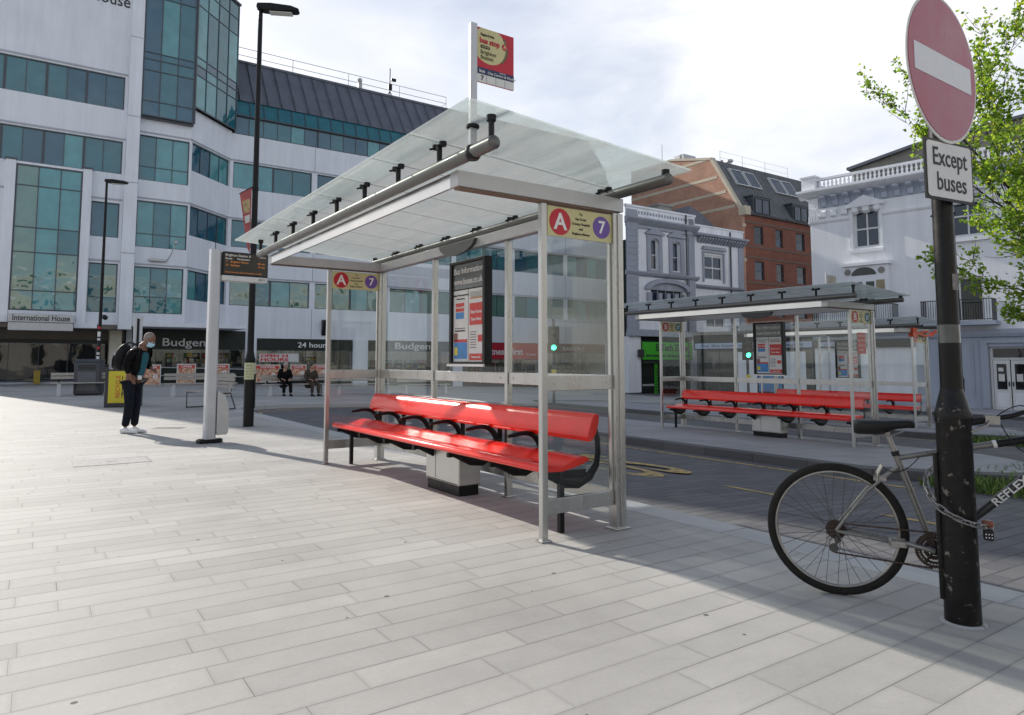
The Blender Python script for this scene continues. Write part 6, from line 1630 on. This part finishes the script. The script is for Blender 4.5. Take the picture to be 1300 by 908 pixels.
# neighbour: low shop between the brick block and the white house
r=thing('corner_shop','low shop with pale lettered fascia and blue poster between brick block and white house','building',(WO[0]-9.07*math.cos(AW),WO[1]-9.07*math.sin(AW),zb),AW)
m=MB(O); m.box(-7.5,-.01,.2,8,-1.3,2.9); m.obj('wall',MT['pub'],r)
m=MB(O); m.box(-7.5,-.01,-.15,.195,1.95,2.85); m.obj('fascia',MT['dark'],r)
m=MB(O); m.box(-7.4,-.05,-.18,-.151,2.02,2.35); f=m.obj('name_board',bpy.data.materials['name_board_blue'],r)
text(f,'lettering','for the home to visit the newsagent',.26,O@TM((-3.7,-.183,2.185),(1,0,0),(0,0,1)),MT['ink'],width=6.4,bold=.01)
window(r,O,-7.3,-.1,-.75,1.9,5,None,MT['frame'],[MT['pshop'],MT['pdark']],d=.02,fw=.06,name='shop_window')
m=MB(O); m.box(-3.3,-1.9,-.0,.015,-.5,1.2); m.obj('window_poster',MT['blue'],r)
m=MB(O); m.box(-4.6,-3.4,.0,.014,-.6,1.8); m.box(-1.8,-.5,.0,.014,-.6,1.8); m.obj('white_panel',MT['wwhite'],r)
m=MB(O); m.box(-7.5,-.01,-.3,8.1,2.86,3.05); m.obj('roof',MT['cap'],r)
# street banner pole in front of the white house
r=thing('street_banner','pale pole with a red and cream banner in front of the white house','banner',wsz(13.9,30.5),AV)
m=MB(); m.tube([(0,0,0),(0,0,5.9)],.045,8); m.obj('pole',MT['lightpost'],r)
m=MB(); m.box(.06,.75,-.008,.008,4.1,5.75); c_=m.obj('cloth',mat('banner_cream',(.42,.38,.30),rough=.8,var=.3,sc=3),r)
m=MB(); m.prism([(.1,4.15),(.70,4.15),(.70,4.5),(.3,4.75),(.12,4.5)],'y',-.013,-.0085); m.obj('red_print',MT['poster_red'],c_)
m=MB(); m.box(0,.75,-.015,.015,5.76,5.80); m.obj('arm',MT['lightpost'],r)

# ------------------------------------------------------------------ TERRACE ACROSS THE STREET, behind the photographer (unseen, put in for the windows to mirror)
m0=Matrix.Translation(W(0,-26,0))@Matrix.Rotation(AV+math.pi,4,'Z')
r=empty('unseen_terrace',W(0,-26,0),AV+math.pi); tag(r,'unseen cream stucco terrace across the plaza, added for the windows to mirror','building')
cm=wallmat('cream_terrace',(.56,.54,.49),.15)
hs=[]
for k in range(16):
    for z in (1.0,4.6,8.0): hs.append((-44+5.4*k,-42.4+5.4*k,z,z+(2.2 if z>2 else 2.4)))
m=MB(); wall_holes(m,Matrix.Identity(4),-46,42,-1.5,11.8,hs,.25); m.obj('wall',cm,r)
m=MB(); m.box(-46,42,.26,6,-1.5,11.7); m.obj('core',MT['pdark'],r)
m=MB(); m.box(-46,42,-.3,.2,11.81,12.3); m.box(-46,42,-.2,-.01,3.8,4.1); m.obj('cornice',MT['wwhite'],r)
# ------------------------------------------------------------------ TREE
def make_tree():
    rng=random.Random(11)
    base=Vector((10.68,11.2,terr(10.68*V[0]+11.2*V[1])-.1))
    r=thing('street_tree','young tree in fresh green leaf reaching in from the right behind the no entry sign','tree',tuple(base))
    bark=mat('grey_bark',(.055,.045,.035),rough=.9,var=.35,sc=8,bump=.5,bsc=25,stretch=(3,3,.8))
    tr=MB(); lim=MB(); tips=[]
    fork=Vector((-.15,.0,2.0))
    tr.tube([(0,0,0),(.05,.02,.9),(-.03,0,1.6),fork],[.16,.13,.115,.10],14)
    def branch(p,d,L,rad,depth):
        n=6; pts=[p.copy()]; rr=[rad]
        dd=d.normalized()
        for i in range(n):
            dd=(dd+Vector((rng.uniform(-.16,.16),rng.uniform(-.16,.16),rng.uniform(-.05,.14)+.03))).normalized()
            pts.append(pts[-1]+dd*(L/n)); rr.append(rad*(1-.72*(i+1)/n))
        lim.tube(pts,rr,6 if depth<2 else 4,caps=False)
        if depth>=1:
            for q in range(1,len(pts)): tips.append((pts[q],pts[q-1],depth))
        if depth<3:
            k=[6,5,4][depth]
            for j in range(k):
                t=rng.uniform(.25,.98); i=min(int(t*n),n-1)
                q=pts[i].lerp(pts[i+1],t*n-i)
                a=(pts[i+1]-pts[i]).normalized()
                side=a.cross(Vector((rng.uniform(-1,1),rng.uniform(-1,1),rng.uniform(-1,1)))).normalized()
                nd=(a*rng.uniform(.6,1.0)+side*rng.uniform(.45,.85)+Vector((0,0,.12))).normalized()
                branch(q,nd,L*rng.uniform(.38,.55),max(.006,rr[i]*.55),depth+1)
    main=[(-.30,-.1,1.15,4.9),(-.15,.1,1.2,5.4),(-.62,-.15,.75,3.7),(-.75,.10,.62,4.1),(-.9,-.2,.36,3.2),(-.25,-.2,1,4.6),(-.45,.35,.95,4.4),(.25,.1,1,4.4),(.6,.2,.75,3.6),(-.15,-.6,.8,3.7),(.3,.6,.9,3.6),(-.95,.2,.16,2.6),(-.6,-.45,.42,2.6)]
    for x,y,z,L in main:
        branch(fork+Vector((rng.uniform(-.05,.05),rng.uniform(-.05,.05),rng.uniform(-.5,.2))),Vector((x,y,z)),L,.055,0)
    tr.obj('trunk',bark,r,smooth=60)
    lim.obj('limbs',bark,r,smooth=60)
    lf=MB()
    def leaf(c,s,mi):
        a=Vector((rng.gauss(0,1),rng.gauss(0,1),rng.gauss(0,.6))).normalized()
        b=a.cross(Vector((rng.gauss(0,1),rng.gauss(0,1),rng.gauss(0,1)))).normalized()
        n_=a.cross(b)*s*.16
        lf.add([c-a*s*.5,c-a*s*.1+b*s*.42+n_,c+a*s*.5,c-a*s*.1-b*s*.42+n_,c+n_*-.5],[(0,1,4),(1,2,4),(2,3,4),(3,0,4)],mi)
    for p,q,d in tips:
        if d<2 and rng.random()<.6: continue
        if rng.random()<.48: continue
        for _ in range(rng.randint(3,7)):
            c=p.lerp(q,rng.random())+Vector((rng.gauss(0,.055),rng.gauss(0,.055),rng.gauss(0,.05)))
            leaf(c,rng.uniform(.05,.095),rng.choices((0,1,2),(5,3,2))[0])
    def leafm(name,c):
        m,t,b,o=nt(name); L=t.links
        b.inputs['Base Color'].default_value=(*c,1); b.inputs['Roughness'].default_value=.5
        tl=ND(t,'ShaderNodeBsdfTranslucent'); tl.inputs[0].default_value=(c[0]*1.8,c[1]*1.7,c[2]*.8,1)
        mx=ND(t,'ShaderNodeMixShader'); mx.inputs[0].default_value=.6; L.new(b.outputs[0],mx.inputs[1]); L.new(tl.outputs[0],mx.inputs[2]); L.new(mx.outputs[0],o.inputs[0]); return m
    lf.obj('crown',[leafm('leaf_fresh',(.21,.33,.055)),leafm('leaf_mid',(.13,.235,.035)),leafm('leaf_yellow',(.32,.39,.09))],r)
    return r
make_tree()
# ------------------------------------------------------------------ GRASS on the island ends
def grass(w0,w1,s0,s1,n,seed,h=.16):
    rng=random.Random(seed); m=MB()
    for _ in range(n):
        a=rng.random(); w=w0+(w1-w0)*a; s=s0+(s1-s0)*rng.random()
        k=.35+.65*math.exp(-((rng.random()-.5)/.4)**2)
        p=W(w,s,terr(w)-.11); hh=h*rng.uniform(.4,1.3)*k; an=rng.uniform(0,6.28); ln=rng.uniform(.2,.9)*hh
        d=Vector((math.cos(an),math.sin(an),0)); e=Vector((-d.y,d.x,0))*rng.uniform(.006,.014)
        q=p+d*ln*.4+Vector((0,0,hh*.7)); t=p+d*ln+Vector((0,0,hh))
        m.add([p-e,p+e,q+e*.8,q-e*.8,t],[(0,1,2,3),(3,2,4)],rng.randrange(2))
    o=m.obj('grass',[mat('grass_green',(.065,.13,.02),rough=.8,var=.3),mat('grass_light',(.13,.19,.035),rough=.8,var=.3)] if 'gg' not in MT else MT['gg'])
    return tag(structure(o,'stuff'),['ragged green grass and weeds growing at the end of the nearer island','ragged green weeds growing at the end of the back island'][seed],'grass')
grass(8.9,12.6,2.6,4.3,5200,0,.13)
grass(16.4,20.5,5.6,7.2,3600,1,.13)

# ------------------------------------------------------------------ SKY, SUN, CAMERA
world=bpy.data.worlds.new('World'); scene.world=world; world.use_nodes=True
t=world.node_tree; L=t.links; bg=t.nodes['Background']
sky=t.nodes.new('ShaderNodeTexSky'); sky.sky_type='NISHITA'; sky.sun_disc=False
sky.sun_elevation=SUN_EL; sky.sun_rotation=math.atan2(SUN_H[0],SUN_H[1]); sky.air_density=1.0; sky.dust_density=1.5; sky.ozone_density=1.0
tc=t.nodes.new('ShaderNodeTexCoord'); mp=t.nodes.new('ShaderNodeMapping'); mp.inputs['Scale'].default_value=(1,1,2.6)
L.new(tc.outputs['Generated'],mp.inputs[0])
n=t.nodes.new('ShaderNodeTexNoise'); n.inputs['Scale'].default_value=3.0; n.inputs['Detail'].default_value=7; n.inputs['Roughness'].default_value=.55; n.inputs['Distortion'].default_value=.3
L.new(mp.outputs[0],n.inputs['Vector'])
mr=t.nodes.new('ShaderNodeMapRange'); mr.inputs['From Min'].default_value=.30; mr.inputs['From Max'].default_value=.54; mr.inputs['To Min'].default_value=.50; mr.inputs['To Max'].default_value=1.0
L.new(n.outputs['Fac'],mr.inputs['Value'])
n2=t.nodes.new('ShaderNodeTexNoise'); n2.inputs['Scale'].default_value=2.6; n2.inputs['Detail'].default_value=7; L.new(mp.outputs[0],n2.inputs['Vector']); c2=t.nodes.new('ShaderNodeMapRange'); c2.inputs['From Min'].default_value=.36; c2.inputs['From Max'].default_value=.62; L.new(n2.outputs['Fac'],c2.inputs['Value'])
cr=t.nodes.new('ShaderNodeMix'); cr.data_type='RGBA'; L.new(c2.outputs[0],cr.inputs[0])
CL=7.3
cr.inputs[6].default_value=(CL*.85,CL*.89,CL*.99,1); cr.inputs[7].default_value=(CL*1.08,CL*1.09,CL*1.13,1)
# the bank of cloud lies towards the sun; behind the viewer the sky is mostly clear blue
sx=t.nodes.new('ShaderNodeSeparateXYZ'); L.new(tc.outputs['Generated'],sx.inputs[0])
gy=t.nodes.new('ShaderNodeMapRange'); gy.inputs['From Min'].default_value=-.5; gy.inputs['From Max'].default_value=.35; gy.inputs['To Min'].default_value=.62; gy.inputs['To Max'].default_value=1.0; L.new(sx.outputs[1],gy.inputs['Value'])
mu=t.nodes.new('ShaderNodeMath'); mu.operation='MULTIPLY'; L.new(gy.outputs[0],mu.inputs[0]); L.new(mr.outputs[0],mu.inputs[1])
gz=t.nodes.new('ShaderNodeMapRange'); gz.inputs['From Min'].default_value=.46; gz.inputs['From Max'].default_value=.75; gz.inputs['To Min'].default_value=1.0; gz.inputs['To Max'].default_value=.12; L.new(sx.outputs[2],gz.inputs['Value'])
m3=t.nodes.new('ShaderNodeMath'); m3.operation='MULTIPLY'; L.new(mu.outputs[0],m3.inputs[0]); L.new(gz.outputs[0],m3.inputs[1])
mx=t.nodes.new('ShaderNodeMix'); mx.data_type='RGBA'; L.new(m3.outputs[0],mx.inputs[0]); L.new(sky.outputs[0],mx.inputs[6]); L.new(cr.outputs[2],mx.inputs[7])
L.new(mx.outputs[2],bg.inputs['Color']); bg.inputs['Strength'].default_value=.128

sd=bpy.data.lights.new('sun','SUN'); sd.energy=4.8; sd.angle=R(.55); sd.color=(1,.95,.87)
so=bpy.data.objects.new('sun',sd); COL.objects.link(so)
d=Vector((SUN_H[0]*math.cos(SUN_EL),SUN_H[1]*math.cos(SUN_EL),math.sin(SUN_EL)))
so.rotation_euler=d.to_track_quat('Z','Y').to_euler(); so.location=d*60

cd=bpy.data.cameras.new('camera'); cam=bpy.data.objects.new('camera',cd); COL.objects.link(cam)
cam.location=(0,0,H); cam.rotation_euler=(R(90)+PIT,0,0)
cd.sensor_width=36; cd.sensor_fit='HORIZONTAL'; cd.lens=F/1300*36; cd.shift_y=-(454-PY)/1300
cd.clip_start=.05; cd.clip_end=2000
scene.camera=cam
scene.view_settings.view_transform='Standard'; scene.view_settings.look='None'; scene.view_settings.exposure=.13; scene.view_settings.gamma=1
scene.view_settings.use_curve_mapping=False
scene.render.film_transparent=False
cy=scene.cycles; cy.max_bounces=8; cy.transparent_max_bounces=32; cy.caustics_reflective=False; cy.caustics_refractive=False; cy.sample_clamp_indirect=6
